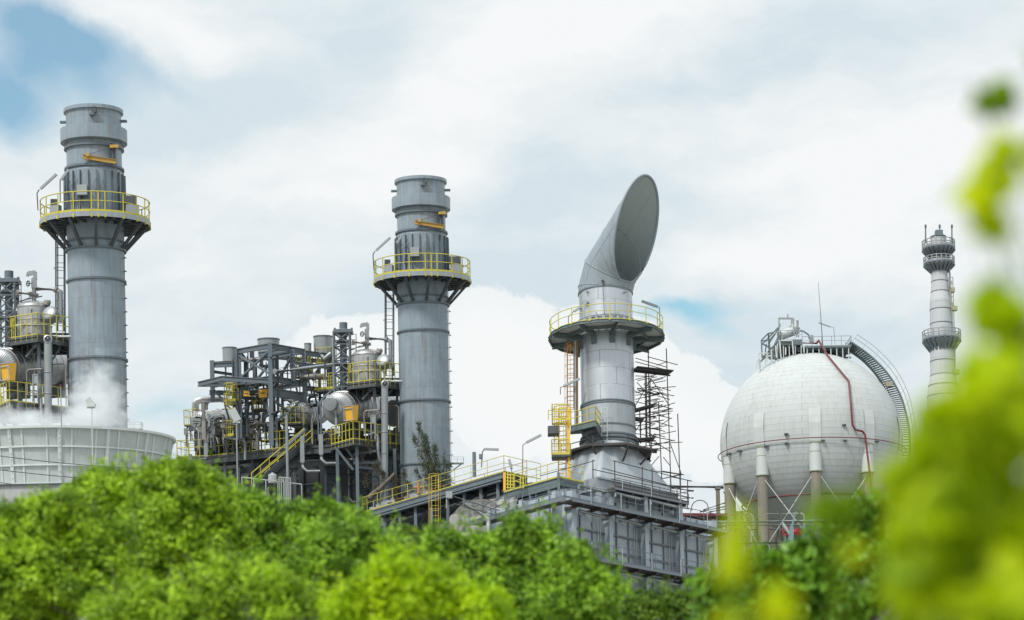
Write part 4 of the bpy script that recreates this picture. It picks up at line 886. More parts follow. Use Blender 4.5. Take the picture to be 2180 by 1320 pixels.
# ---------------------------------------------------------------- gantries running left
A = g(1189, 1016, -5.4)
t = thing('near_gantry', 'short green-edged gantry with yellow rails in front of the silver hood', 'gantry', A, FH)
e1, e2 = A+ld*5.0, A+rd*2.2; m = MB(); m.poly([e1, A, e2, e2+ld*1.2, e1+rd*1.2], .1); m.build('deck', deckgreen, t)
m = MB(); m.ibeam(e1-Z*.33, A-Z*.33, .18, .62, .05, up=Z); m.ibeam(A-Z*.33, e2-Z*.33, .15, .35, .05, up=Z); m.bar(A-Z*1.6, A+Z*.3, .16); m.build('edge_channel', deckgreen, t)
rail(MB(), [e1, A, e2], 1.0, 1.1, .024, .1).build('railing', yellow, t)
m = MB()
for f in (.5, 2.2, 4.0): p = A+ld*f+nd*-.4; m.bar(p-Z*.4, p-Z*2.0, .14)
for z in (.95, 1.3): m.tube(e1-Z*z-nd*.2, A-Z*z-nd*.2, .06, n=6)
m.build('support_post', steel_grey, t)
B = g(1073, 1004, -2.2); LB = 14.2
t = thing('far_gantry', 'long sloping-looking gantry with yellow kick plates running behind the treetops', 'gantry', B+ld*7, FH)
bw = rd*2.0; e1 = B+ld*LB
m = MB(); m.poly([e1, B, B+bw, e1+bw], .1)
for i in range(12): p = B+ld*(.3+LB*i/12); m.bar(p-Z*.2, p+bw-Z*.2, .12, .24, up=Z)
m.build('deck', dark_steel, t)
m = MB(); m.ibeam(e1-Z*.25, B-Z*.25, .14, .34, .04, up=Z); m.tube(e1-Z*.55+nd*-.3, B-Z*.55+nd*-.3, .08, n=6); m.ibeam(e1+bw-Z*.25, B+bw-Z*.25, .14, .34, .04, up=Z); m.build('edge_channel', steel_grey, t)
rail(MB(), [e1+bw*.2, e1, B, B+bw*1.6], 1.05, 1.55, .02, .06).build('railing', yellow, t)
rail(MB(), [e1+bw, B+bw], 1.0, 1.9, .02, 0).build('rear_railing', orange, t)
for i in range(9):
    p = B+ld*(1.0+1.62*i)+rd*.35; m = MB(); m.bar(V((p.x, p.y, B.z-.4)), V((p.x, p.y, 0)), .2, .2); m.build('column', steel_grey, t)
m = MB()
for i in range(10): p = B+ld*(.2+1.4*i)+rd*1.4; m.bar(p-Z*.45, p+ld*1.4-Z*1.5, .1); m.bar(p-Z*.9, p+ld*1.4-Z*.9, .12, .2, up=Z)
m.build('brace', dark_steel, t)
rnd = random.Random(31); m = MB()
for i in range(26):
    p = e1.lerp(B, rnd.uniform(.02, .4))+bw*rnd.uniform(.2, .9); m.box(p+Z*rnd.uniform(.1, .5), rnd.uniform(.15, .5), .3, rnd.uniform(.15, .45)); m.tube(p, p+Z*rnd.uniform(.4, .8), .03, n=5)
m.build('deck_equipment', lampm, t)
m = MB(); m.poly([e1+bw*1.2-Z*.3, B+bw*1.2-Z*.3, B+bw*1.3-Z*.3, e1+bw*1.3-Z*.3], B.z-.3); m.build('rear_wall', dark_steel, t)
m = MB(); p = B+ld*8.2+Z*.0; m.tube(p+V((-.1,-.1,.1)), p+V((-.1,-.1,.9)), .12, n=8); m.tube(p+V((.3,-.1,.55)), p+V((-.4,-.1,.55)), .08, n=8); m.build('hydrant', orange, t)
t = thing('gantry_ladder', 'yellow caged ladder rising beside the long gantry', 'ladder', g(925, 1120, 1.2), FH)
a, b = g(926, 1130, 1.6), g(926, 1012, 1.6); m = MB(); ladder(m, a, b, .45, (1, -.2, 0), .014, .33); m.build('rungs', yellow, t)
m = MB(); cage(m, a+Z*.2, b, .40, (-.3, -1, 0), .019, 1.05, 4); m.build('safety_cage', craneyel, t)
t = thing('gate_ladder', 'bright yellow gate and steps at the near end of the long gantry', 'ladder', g(1090, 1040, -3.6), FH)
m = MB(); m.bar(g(1074, 1045, -3.6), g(1074, 1006, -3.6), .16); m.build('post', amber, t)
m = MB()
for x in (1081, 1087, 1093, 1108, 1114): m.tube(g(x, 1040, -3.7), g(x, 1006+(x-1081)*.25, -3.7), .045, n=6)
for y in (1010, 1017, 1024, 1031, 1038): m.tube(g(1078, y, -3.7), g(1096, y+2, -3.7), .04, n=6)
for y in (1010, 1022): m.tube(g(1096, y+2, -3.7), g(1116, y+8, -3.7), .04, n=6)
m.build('steps', yellow, t)
# cloth-wrapped duct under the gantry
t = thing('wrapped_duct', 'bulging duct wrapped in grey insulation cloth under the long gantry', 'duct', B+ld*6-Z*6+rd*1.5, FH)
oc = B+rd*2.2-Z*3.1; Rl = M4((( *ld, 0),( *rd, 0),(0,0,1,0),(0,0,0,1))).transposed()
m = MB(); rows = []
for j in range(22):
    f = j/21; L_ = -1.0+13.0*f; r_ = (2.3-1.2*max(0, f-.35)); row = []
    for i in range(40):
        a = 2*pi*i/40; w = .10*mnoise.noise(V((f*9, cos(a)*2, sin(a)*2)))+.05*abs(sin(f*34))
        row.append(oc+ld*L_+rd*(r_+w)*cos(a)+Z*((r_+w)*sin(a)-max(0, f-.3)*1.3))
    rows.append(row)
m.grid(rows, True); m.build('duct_wrap', fabric, t)
m = MB(); rows = []
for j in range(16):
    a = pi*.62*j/15; cen = B+ld*2.6-Z*4.4+nd*.2; row = []
    for i in range(28):
        b = 2*pi*i/28; r_ = 1.15+.06*mnoise.noise(V((a*3, cos(b)*2, sin(b)*2))); row.append(cen+(nd*-.2+ld*-cos(a+.25)+Z*sin(a+.25))*(2.0+r_*cos(b))+nd*r_*.9*sin(b))
    rows.append(row)
m.grid(rows, True); m.build('elbow_wrap', fabric, t)
m = MB(); m.path([g(990, 1075, -3.5), g(1036, 1100, -4.4), g(1040, 1106, -4.5), g(1040, 1150, -4.5)], .16, 10); m.tube(g(985, 1064, -3.6), g(1062, 1086, -4.8), .05, n=6); tag(m.build('slanted_pipe', pipe_grey, F=FH), 'silver pipe slanting down then dropping in front of the wrapped duct', 'pipe')
m = MB(); m.box(g(956, 1054, -1), .42, .3, .42); m.tube(g(951, 1058, -1), g(951, 1082, -1), .05, n=6); m.path([g(951, 1076, -1), g(937, 1078, -1)], .04, 6); tag(m.build('junction_box', pipe_grey, F=FH), 'grey junction box hanging under the long gantry', 'junction box')
t = thing('steel_rail', 'thin dark pipe rail slanting across the wrapped duct', 'railing', g(1010, 1090, -4), FH); m = MB()
for a, b in (((966, 1057), (1060, 1086)), ((966, 1072), (1060, 1098)), ((1028, 1077), (1080, 1052)), ((1028, 1092), (1080, 1068)), ((1028, 1067), (1028, 1095)), ((1056, 1075), (1056, 1102))): m.tube(g(*a, -5), g(*b, -5), .03, n=6)
m.build('rail_tube', dark_steel, t)
t, b = lamp_post('area_lamp', 'lamp post with a level tube lamp behind the long gantry', FH, 1010, 963, 1015, 3, 0, .12, steel_grey)
m = MB(); m.path([g(1025, 995, 3), g(1027, 962, 3), g(1031, 956, 3)], .04, 6); m.box(g(1023, 972, 3), .2, .2, .3); m.build('arm', steel_grey, t); m = MB(); m.bar(g(1030, 956, 3), g(1062, 957, 3), .16, .13); m.build('lamp_tube', lampm, t)
# ================================================================ spherical tank
FS = frame(1727, 946, 185.0, .065); KS = 185/FPX; RS = 195*KS; SC = on(FS, 1727, 946, 0)
sg = lambda px, py, y=0.0: on(FS, px, py, y)
def onsph(px, py, R):
    Fi = FS.inverted(); o = Fi @ EYE; d = (Fi.to_3x3() @ (P(px, py, 1.0)-EYE)).normalized(); b = (o-SC).dot(d); c_ = (o-SC).length_squared-R*R
    disc = b*b-c_; return o+d*(-b-math.sqrt(disc)) if disc > 0 else o+d*(-b)+((o+d*(-b))-SC).normalized()*0
t = thing('sphere_tank', 'huge white spherical storage tank standing on concrete columns', 'storage tank', V((SC.x, SC.y, 0)), FS)
m = MB(); m.lathe([(RS*cos(x), RS*sin(x)) for x in [-pi/2+pi*i/48 for i in range(49)]], SC, 96)
# one continuous latitude running UV
L = 0
m.uv = [None]*len(m.f); idx = 0
for i in range(48):
    for j in range(96):
        m.uv[idx] = [(j/96, i/48), ((j+1)/96, i/48), ((j+1)/96, (i+1)/48), (j/96, (i+1)/48)]; idx += 1
m.build('shell', white, t)
angs = [rad(-76.5+36*i) for i in range(10)]; Rc = RS*.95
zct, zcb = sg(1713, 943, -Rc).z, sg(1713, 1004, -Rc).z
for a in angs:
    p = V((Rc*sin(a), -Rc*cos(a), 0)); c_ = SC.xy.to_3d()+p
    m = MB(); m.tube(c_+Z*zct, c_+Z*zcb, 12.2*KS, 13.2*KS, 24); o = m.build('column_sleeve', whitep, t)
    m = MB(); pass
    for z_a, z_b, r_b in ((zct+.03, zct-.05, 13), (zcb+.04, zcb-.02, 14), (zct-.65, zct-.7, 12.8)): m = MB(); m.tube(c_+Z*z_a, c_+Z*z_b, r_b*KS, n=24); m.build('sleeve_band', olive, o)
    MB().tube(c_+Z*zcb, c_, 11.5*KS, n=24).build('column', concrete, t)
    u = V((sin(a), -cos(a), 0)); m = MB(); rows = []
    for zz_ in (SC.z+1.5, SC.z+1.0, SC.z+.4, zct): 
        r_ = math.sqrt(max(0, RS*RS-(zz_-SC.z)**2)); rows.append([SC.xy.to_3d()+u*(r_+.06)+V((cos(a), sin(a), 0))*w+Z*zz_ for w in (-.44, .44)])
    m.grid(rows, False, False); m.build('saddle_plate', whitep, t)
for i in range(10):
    a0, a1 = angs[i], angs[(i+1) % 10]; pa, pb = [SC.xy.to_3d()+V(((Rc+.3)*sin(a), -(Rc+.3)*cos(a), 0)) for a in (a0, a1)]
    for x, y in ((pa, pb), (pb, pa)): m = MB(); m.tube(x+Z*(zcb+.1), y+Z*max(.5, zcb-5.8), .035, n=6); m.build('cross_brace', whitep, t)
zr = sg(1740, 931, -RS*1.03).z; m = MB(); m.ring((SC.x, SC.y, zr), RS*1.025, .035, 96); m.build('water_ring', red, t)
zr2 = sg(1740, 1048, -RS*.88).z; m = MB(); m.ring((SC.x, SC.y, zr2), math.sqrt(RS*RS-(zr2-SC.z)**2)+.25, .06, 96); m.build('lower_water_ring', red, t)
m = MB(); m.path([sg(1700, 730, -2.2), sg(1738, 731, -2.2), sg(1743, 725, -2.3)]+[onsph(x, y, RS*1.035) for x, y in ((1762, 757), (1785, 785), (1807, 811), (1811, 855), (1815, 905), (1821, 915), (1836, 918), (1842, 926))]+[sg(1847, 970, -7.1), sg(1852, 1010, -7.1), sg(1857, 1060, -7.0), sg(1857, 1130, -7.0)], .075, 10); m.build('riser_pipe', red, t)
m = MB(); rnd = random.Random(2)
for px, py in ((1575, 960), (1632, 950), (1675, 944), (1752, 938), (1799, 938), (1866, 940), (1674, 924), (1797, 905), (1553, 966)): p = onsph(px, py, RS*1.01); m.box(p, .28, .28, .1); m.tube(p, p+(p-SC).normalized()*.3, .04, n=6)
m.build('spray_nozzle', dark_steel, t)
# roof platform, stair, fittings on top of the tank
t = thing('tank_top_platform', 'railed steel platform with pipework on top of the white sphere', 'platform', sg(1740, 745, 0), FS)
zp = sg(1735, 737, -2.4).z
m = MB(); x0, x1 = sg(1700, 737, 0).x, sg(1803, 737, 0).x; xa = sg(1655, 737, 0).x
m.poly([V((x0, -2.4, zp)), V((x1, -2.4, zp)), V((x1, 2.4, zp)), V((x0, 2.4, zp))], .12); zq = sg(1680, 724, -2.4).z; m.poly([V((xa, -2.4, zq)), V((x0, -2.4, zq)), V((x0, 2.4, zq)), V((xa, 2.4, zq))], .35); m.build('deck', deckgreen, t)
m = MB(); rail(m, [V((x0, -2.4, zp)), V((x1, -2.4, zp)), V((x1, 2.4, zp)), V((x0, 2.4, zp))], .75, .75, .022, .05); rail(m, [V((xa, 2.3, zq)), V((xa, -2.4, zq)), V((x0, -2.4, zq))], .75, .6, .022, .05); m.build('railing', pipe_grey, t)
m = MB()
for i in range(16):
    x = xa-1.6+(x1-xa+1.4)*i/15
    for y in (-2.3, 2.2):
        if RS*RS-(x-SC.x)**2-y*y > 0:
            m = MB(); zs_ = SC.z+math.sqrt(RS*RS-(x-SC.x)**2-y*y)-.05; zt_ = zp if x > x0 else (zq if x > xa else zq-(xa-x)*.95); m.bar(V((x, y, zs_)), V((x, y, max(zt_, zs_+.3))), .065); m.build('support_post', whitep, t)
m = MB(); vz = lambda x, y, d=-2.0: sg(x/7.786+1580, y/7.786+660, d)
for a, b in (((320,500),(330,790)),((320,500),(430,390)),((430,390),(520,375)),((430,390),(460,640)),((340,560),(600,290)),((440,560),(610,300)),((320,510),(420,510)),((455,500),(540,400)),((330,820),(470,640)),((470,640),(620,520)),((340,780),(600,560)),((300,860),(480,700)),((520,640),(620,420)),((440,650),(440,400)),((380,720),(400,560)),((330,560),(450,620)),((960,345),(1010,350)),((1010,350),(1100,410)),((1100,410),(1115,480)),((700,560),(900,620)),((900,640),(1150,600)),((920,690),(1180,600)),((960,700),(1080,590))): m.bar(vz(*a), vz(*b), .10)
m.build('stair_frame', deckgreen, t)
m = MB(); rnd = random.Random(12)
for i in range(60):
    x = rnd.uniform(xa, x1-.3); y = rnd.uniform(-2.0, 2.0); zb_ = SC.z+math.sqrt(max(0, RS*RS-(x-SC.x)**2-y*y)); zt2 = (zp if x > x0 else zq)-.1; m.bar(V((x, y, zb_)), V((x+rnd.uniform(-.9, .9), y, zt2)), rnd.uniform(.07, .16)); m.bar(V((x-.8, y, (zb_+zt2)/2+.1)), V((x+.8, y, (zb_+zt2)/2+.1)), .12)
m.build('under_truss', deckgreen, t)
m = MB()
for a, b in (((245,965),(245,850)),((280,940),(280,720)),((280,715),(430,715)),((245,850),(330,800)),((290,840),(290,900)),((620,510),(645,800)),((640,505),(830,505)),((830,510),(850,735)),((555,590),(570,790)),((480,660),(490,830)),((410,690),(415,850)),((720,620),(720,745)),((1020,590),(1025,705))): m = MB(); m.bar(vz(*a, -2.5), vz(*b, -2.5), .09); m.build('white_post', whitep, t)
m = MB(); m.tube(vz(630, 425), vz(900, 330, -1.2), .36, n=18); m.tube(vz(790, 250, -1), vz(930, 310, -1), .30, n=16); m.dome(vz(900, 330, -1.2), .36, .2, V((1, .3, .25)).to_track_quat('Z', 'Y').to_matrix(), 18); m.build('small_drum', whitep, t)
m = MB(); m.bar(vz(600, 140), vz(842, 142), .12); m.tube(vz(610, 140), vz(610, 380), .05, n=8); m.bar(vz(825, 140), vz(825, 230), .13); m.tube(vz(855, 140), vz(860, 400), .04, n=6); m.tube(vz(905, 170), vz(905, 450), .04, n=6); m.tube(vz(925, 170), vz(935, 450), .05, n=6); m.tube(vz(755, 70), vz(755, 130), .05, n=6); m.box(vz(620, 250), .16, .16, .25); m.box(vz(940, 300), .2, .16, .1); m.box(vz(1150, 500), .3, .3, .45); m.tube(vz(1150, 480), vz(1150, 410), .03, n=6); m.bar(vz(1110, 420), vz(1190, 420), .04); m.build('pipe_frame', pipe_grey, t)
m = MB(); m.tube(sg(1752, 740, -1), sg(1742, 600, -1), .035, .012, 6); tag(m.build('antenna', dark_steel, F=FS), 'thin whip antenna standing on the sphere tank', 'antenna')
t = thing('tank_lamp', 'thin lamp post with an arm on the sphere tank top', 'lamp post', sg(1777, 735, -.5), FS); m = MB(); m.path([sg(1778, 735, -.5), sg(1775, 697, -.5), sg(1767, 695, -.5)], .025, 6); m.build('pole', lampm, t); m = MB(); m.bar(sg(1768, 696, -.5), sg(1743, 687, -.5), .12, .08); m.build('lamp_head', lampm, t)
t = thing('tank_stair', 'curved stair with thin rails winding down the side of the sphere tank', 'stair', sg(1912, 960, -1), FS)
def spl(pts, n):
    pts = [V(p) for p in pts]; out = []
    for i in range(len(pts)-1):
        p0, p1, p2, p3 = pts[max(0, i-1)], pts[i], pts[i+1], pts[min(len(pts)-1, i+2)]
        for j in range(n): u = j/n; out.append(.5*((2*p1)+(p2-p0)*u+(2*p0-5*p1+4*p2-p3)*u*u+(3*p1-p0-3*p2+p3)*u**3))
    return out+[pts[-1]]
inn = spl([sg(x, y, -1.0) for x, y in ((1800, 742), (1835, 766), (1868, 802), (1891, 845), (1904, 885), (1911, 930), (1911, 990))], 10)
out = spl([sg(x, y, -1.7) for x, y in ((1813, 729), (1852, 757), (1890, 796), (1916, 840), (1930, 885), (1937, 930), (1937, 990))], 10)
m = MB(); m.path(inn, .10, 5); m.path(out, .08, 5); m.build('stringer', deckgreen, t)
m = MB()
for a, b in zip(inn, out): m.bar(a, b, .2, .06)
m.build('tread', deckgreen, t)
for o_, h in ((out, 1), (inn, 0)):
    m = MB(); up = V((.55, 0, .75)) if h else V((.0, 0, .6))
    for f in ((1.0, .55) if h else (1.0,)): m.path([p+up*f*.8 for p in o_], .022, 5)
    for p in o_[::6]: m.tube(p, p+up*.8, .02, n=5)
    m.build('handrail', pipe_grey, t)
m = MB(); m.box(sg(1893, 818, -1.6), .5, .4, .35); m.build('landing_box', olive, t)
# pipework under and beside the tank
pipe('grey pipe crossing from the hood to the first tank column', [sg(1425, 1036, 4), sg(1545, 1037, 4)], .16, steel_grey, F=FS, n=12)
m = MB(); p = sg(1528, 1040, 4); m.bar(p, V((p.x, p.y, 0)), .3); m.box(p, .45, .45, .15); tag(m.build('pipe_support', concrete, F=FS), 'grey support post under the pipe beside the tank', 'post')
pipe('pale green pipe running level below the sphere tank', [sg(1435, 1113, -9), sg(1800, 1109, -9)], .19, palegreen, F=FS, n=14)
pipe('second pale pipe just under the level green pipe', [sg(1440, 1119, -8.6), sg(1800, 1117, -8.6)], .09, palegreen, F=FS)
t = thing('pipe_rack', 'dark red roofed pipe rack between the casing and the tank', 'pipe rack', sg(1490, 1130, -2), FS)
m = MB(); a, b = sg(1441, 1092, -2), sg(1548, 1093, -2); m.poly([a, b, b+V((0, 2.5, 0)), a+V((0, 2.5, 0))], .2); m.build('roof', red, t)
m = MB()
for i in range(22): p = a.lerp(b, i/21)+V((0, rnd.uniform(.2, 2), 0)); m.tube(p-Z*.2, p-Z*3.5, rnd.choice((.03, .05, .09)), n=6)
for z in (.5, .9, 1.3, 1.7): m.tube(a-Z*z+Yv*.5, b-Z*z+Yv*.5, .06, n=6)
m.build('rack_piping', steel_grey, t)
for i, (x, y, x2, y2) in enumerate(((1497, 1086, 1545, 1070), (1490, 1090, 1545, 1078), (1510, 1090, 1548, 1083))):
    pipe('thin dark pipe slanting up to the first tank column', [sg(x, y, -1), sg(x2, y2, -1)], .06, dark_steel, F=FS, group='slanting thin pipes')
for cx_, cy_, r_, lb in ((1490, 1082, 17, 'faint wire coil above the pipe rack roof'), (1681, 1088, 20, 'dark wire coil behind the crossing tank braces'), (1722, 1090, 19, 'wire coil looping round the middle tank column')):
    m = MB(); m.path([sg(cx_+r_*cos(a)*1.05, cy_-r_*sin(a), -7.8+.5*a/6) for a in [pi*i/14-.3 for i in range(18)]], .035, 5)
    for i in range(0, 18, 2): a = pi*i/14-.3; p = sg(cx_+r_*cos(a)*1.05, cy_-r_*sin(a), -7.8+.5*a/6); m.bar(p-X*.07, p+X*.07, .015); m.bar(p-Z*.07, p+Z*.07, .015)
    tag(m.build('wire_coil', dark_steel, F=FS), lb, 'wire coil', 'wire coils')
m = MB(); a = sg(1685, 1122, -9.5); m.bar(a, V((a.x, a.y, 0)), .28); m.bar(sg(1679, 1150, -9.5), sg(1693, 1090, -9.5), .13); tag(m.build('teal_post', teal, F=FS), 'teal steel post with a leaning arm under the level green pipe', 'post', 'teal posts')
m = MB(); a = sg(1711, 1118, -9.2); m.bar(a, V((a.x, a.y, 0)), .22); tag(m.build('teal_post', teal, F=FS), 'plain teal steel post right of the red valve', 'post', 'teal posts')
t = thing('red_valve', 'bright red valve wheel and body below the level green pipe', 'valve', sg(1684, 1135, -8.8), FS)
m = MB(); m.tube(sg(1670, 1130, -8.8), sg(1705, 1134, -8.8), .2, n=12); m.box(sg(1700, 1132, -8.8), .5, .3, .45); m.build('body', redbright, t)
m = MB(); c_ = sg(1674, 1131, -9.2); m.path([c_+V((.05*cos(a), 0, .3*sin(a)))+X*.22*cos(a) for a in [2*pi*i/16 for i in range(16)]], .05, 6, True); m.build('handwheel', redbright, t)
pipe('pale pipe sloping down to the red valve', [sg(1659, 1098, -9.4), sg(1668, 1118, -9.4), sg(1682, 1138, -9.4)], .13, palegreen, F=FS)
pipe('low grey pipe behind the red valve', [sg(1560, 1157, -6), sg(1760, 1154, -6)], .12, steel_grey, F=FS)
t = thing('pump_shed', 'low weathered concrete wall behind the columns of the sphere tank', 'wall', sg(1640, 1200, 12), FS)
m = MB(); a = sg(1445, 1128, 12); b = sg(2400, 1128, 12); m.poly([a, b, b+Yv*.3, a+Yv*.3], a.z); m.build('wall_panel', concrete, t)
t = thing('plant_wall', 'taller stained wall in the gloom under the sphere tank', 'wall', sg(1740, 1200, 9), FS); t['kind'] = 'thing'
m = MB(); a = sg(1556, 1088, 9); b = sg(2300, 1088, 9); m.poly([a, b, b+Yv*.3, a+Yv*.3], a.z); m.build('wall_panel', concrete, t)
rnd = random.Random(17)
for i in range(40):
    x, y = rnd.uniform(1552, 1800), rnd.uniform(1085, 1165); a = sg(x, y, rnd.uniform(-7, 0)); L_ = rnd.uniform(.5, 3)
    if rnd.random() < .55: pts = [a, a-Z*(L_+2)]
    else: pts = [a, a+X*L_, a+X*(L_+.15)-Z*.15, a+X*(L_+.15)-Z*2]
    pipe('thin pipe run under the sphere tank', pts, rnd.choice((.035, .05, .08)), rnd.choice((steel_grey, palegreen, dark_steel, whitep)), 'pipe_run', 'thin pipe runs under the tank', 6, F=FS)
# ================================================================ far chimney
FC = frame(2004, 700, 300.0, .10); KC = 300/FPX
fc = lambda px, py, y=0.0: on(FC, px, py, y)
zk = lambda py: fc(2003, py, 0).z
t = thing('far_chimney', 'pale concrete chimney with three dark ring platforms beyond the tank', 'chimney', (0,0,0), FC)
prof = [(44, 1500), (36, 850), (32, 822), (27, 800), (25.5, 740), (24, 700), (22.8, 640), (19.5, 622), (18, 600), (17.2, 540), (16.5, 505)]
zf = lambda py: 0.0 if py >= 1500 else zk(py)
m = MB(); m.lathe([(r*KC, zf(y)) for r, y in prof]+[(0, zk(505))], n=48); m.build('shell', chim, t)
for y in (600, 622, 660, 690, 770, 800, 822, 845):
    r = [ (a[0]+(b[0]-a[0])*(y-a[1])/(b[1]-a[1])) for a, b in zip(prof, prof[1:]) if b[1] <= y <= a[1]][0]; MB().ring((0,0,zk(y)), r*KC, .06, 48).build('band', steel_grey, t)
for y, R_, ri_, hh in ((530, 35, 17, 20), (562, 33, 17.5, 16), (724, 41, 25, 22)):
    m = MB(); m.lathe([(ri_*KC, zk(y-1)), (R_*KC, zk(y-1)), (R_*KC, zk(y+2)), (ri_*KC, zk(y+2))], n=20)
    for i in range(20):
        a = 2*pi*i/20; m.bar(at_angle(R_*.97*KC, a, zk(y+2)), at_angle(ri_*KC, a, zk(y+hh)), .28, .4)
    m.build('platform_deck', steel_grey, t)
    m = MB(); m.lathe([(R_*.95*KC, zk(y+3)), (ri_*1.02*KC, zk(y+hh*.8))], n=20); m.build('platform_soffit', pipe_grey, t)
    m = MB()
    for z in (hh*.45, hh*.8): m.ring((0,0,zk(y-z)), R_*KC, .06, 40)
    for i in range(20): a = 2*pi*i/20; m.tube(at_angle(R_*KC, a, zk(y)), at_angle(R_*KC, a, zk(y-hh*.8)), .07, n=6)
    m.lathe([(R_*KC, zk(y-hh*.05)), (R_*KC, zk(y-hh*.28))], n=40); m.build('railing', pipe_grey, t)
m = MB(); m.box((0, -.6, zk(500)), .9, .9, .7); m.ring((0,0,zk(505)), 16*KC, .12, 32); m.build('top_cap', steel_grey, t)
for px in (1970.5, 2000.5, 2026.5): m = MB(); m.tube(fc(px, 518, -.5), fc(px, 481, -.5), .10, .07, 6); m.box(fc(px, 482, -.5), .22, .22, .4); m.build('lightning_rod', dark_steel, t)
for px, py, w in ((2028, 618, 8), (2032, 657, 11), (2036, 731, 11), (2036, 792, 12)): m = MB(); m.box(fc(px, py, -.8), w*KC, .8, 9*KC); m.bar(fc(px-4, py-6, -.8), fc(px-2, py-20, -.8), .12); m.build('side_cabinet', olive, t)
m = MB(); m.tube(fc(2021, 570, -.6), fc(2036, 840, -.6), .12, n=6); ladder(m, fc(2024, 590, -.6), fc(2032, 840, -.6), .5, X, .04, .8); m.build('side_ladder', pipe_grey, t)
# ================================================================ cooling tower fan stack
FT = frame(122, 937, 130.0); KT = 130/FPX
tg = lambda px, py, y=0.0: on(FT, px, py, y)
z0 = tg(122, 937, 0).z; RT = 244*KT; zfr = lambda py: tg(122, py, -6.0).z
tprof = [(5.50, zfr(1085)), (5.57, zfr(1050)), (5.66, zfr(1027)), (5.77, zfr(988)), (5.91, zfr(949)), (6.04, zfr(920)), (6.09, z0-.02)]
t = thing('fan_stack', 'wide pale grey ribbed fan stack of a cooling tower giving off steam', 'cooling tower', (0,0,tprof[0][1]), FT)
MB().lathe(tprof, n=120).build('shell', tower_c, t)
MB().lathe([(r-.12, z) for r, z in tprof[::-1]], n=96).build('inner_shell', tower_c, t)
MB().lathe([(RT-.15, z0+.03), (RT+.16, z0+.03), (RT+.16, z0-.09), (RT-.02, z0-.11)], n=120).build('top_rim', tower_rib, t)
for py in (949, 988, 1027):
    r = [rr for rr, z_ in tprof if abs(z_-zfr(py)) < .01][0]; MB().lathe([(r-.05, zfr(py-1.6)), (r+.10, zfr(py-1.6)), (r+.10, zfr(py+1.6)), (r-.05, zfr(py+1.6))], n=120).build('hoop', tower_rib, t)
for i in range(15):
    for da, w, d_ in ((0, .17, .12), (-6.0, .09, .07), (6.0, .09, .07)):
        a = rad(-12.5+24*i+da)-pi/2; m = MB()
        for (r0, z_0), (r1, z_1) in zip(tprof, tprof[1:]): m.bar(at_angle(r0+d_/2-.02, a, z_0), at_angle(r1+d_/2-.02, a, z_1), w, d_, up=V((cos(a), sin(a), 0)))
        if da == 0:
            for (r0, z_0), (r1, z_1) in zip(tprof, tprof[1:]):
                for f in (0, .33, .66):
                    p = at_angle(r0+(r1-r0)*f+d_, a, z_0+(z_1-z_0)*f); m.box(p, .05, .05, .05)
        m.build('rib', tower_rib, t)
t = thing('basin_wall', 'stained pale concrete basin wall below the fan stack', 'wall', tg(60, 1060, -8), FT)
m = MB(); zb_ = tg(60, 1034, -7.5).z; m.poly([V((-14, -7.5, zb_)), V((4.5, -7.9, zb_)), V((4.5, 8, zb_)), V((-14, 8, zb_))], zb_); m.build('wall_panel', conc_lt, t)
m = MB(); m.bar(V((-14, -7.55, zb_+.03)), V((4.5, -7.95, zb_+.03)), .12, .07, up=Z); m.build('edge_strip', dark_steel, t)
for a, b, lb in (((-60, 963), (330, 999), 'topmost dark wire strung in front of the fan stack'), ((-60, 993), (330, 1026), 'middle dark wire strung in front of the fan stack'), ((-60, 1019), (200, 1041), 'lowest dark wire in front of the fan stack')):
    pa, pb = tg(*a, -7.3), tg(*b, -7.0); m = MB(); m.path([pa.lerp(pb, f/12)-Z*.12*sin(pi*f/12) for f in range(13)], .022, 5); tag(m.build('guard_wire', bay_dark, F=FT), lb, 'wire', 'guard wires')
t, b = lamp_post('warning_light_post', 'thin post with a small red lamp in front of the fan stack', FT, 133, 824, 1040, -7.2, 0, .028, pipe_grey); m = MB(); m.tube(b, b+Z*.12, .06, n=10); m.build('lamp_head', red, t)
t, b = lamp_post('tilted_floodlight_post', 'thin post with a tilted white floodlight standing in the steam', FT, 198, 868, 1020, -7.2, 0, .026, whitep); m = MB(); m.bar(b-X*.25, b+X*.15, .06); m.bar(b+V((.1, 0, .05)), b+V((-.2, -.05, .45)), .3, .08, up=V((.1, -1, 0))); m.box(b+V((-.02, 0, .12)), .42, .2, .16); m.build('lamp_head', whitep, t)
# steam
sb = [tg(-60, 930, 1.0), tg(300, 755, 11.0)]
m = MB(); lo, hi = V((sb[0].x, 0.5, z0-.6)), V((sb[1].x+.6, 12.0, sb[1].z)); m.box((lo+hi)/2, hi.x-lo.x, hi.y-lo.y, hi.z-lo.z)
st = m.build('steam', None, F=FT); tag(st, 'white steam drifting out of the fan stack', 'steam', kind='stuff')
sm = bpy.data.materials.new('steam_cloud'); nt = NT(sm); nt.n.remove(nt.n['Principled BSDF'])
tc = nt.node('ShaderNodeTexCoord'); ob = tc.outputs['Object']; bz = BASE[st.name]
def blob(c_, r):
    mp = nt.node('ShaderNodeMapping', i_Vector=ob, i_Location=tuple(-(c_[i]-bz[i])/r[i] for i in range(3)), i_Scale=tuple(1/x for x in r))
    ln = nt.node('ShaderNodeVectorMath', operation='LENGTH'); nt.l.new(mp.outputs[0], ln.inputs[0])
    return nt.math('SUBTRACT', 1.0, ln.outputs['Value'], clamp=True)
pc = lambda px, py, y: tuple(tg(px, py, y))
bl = None
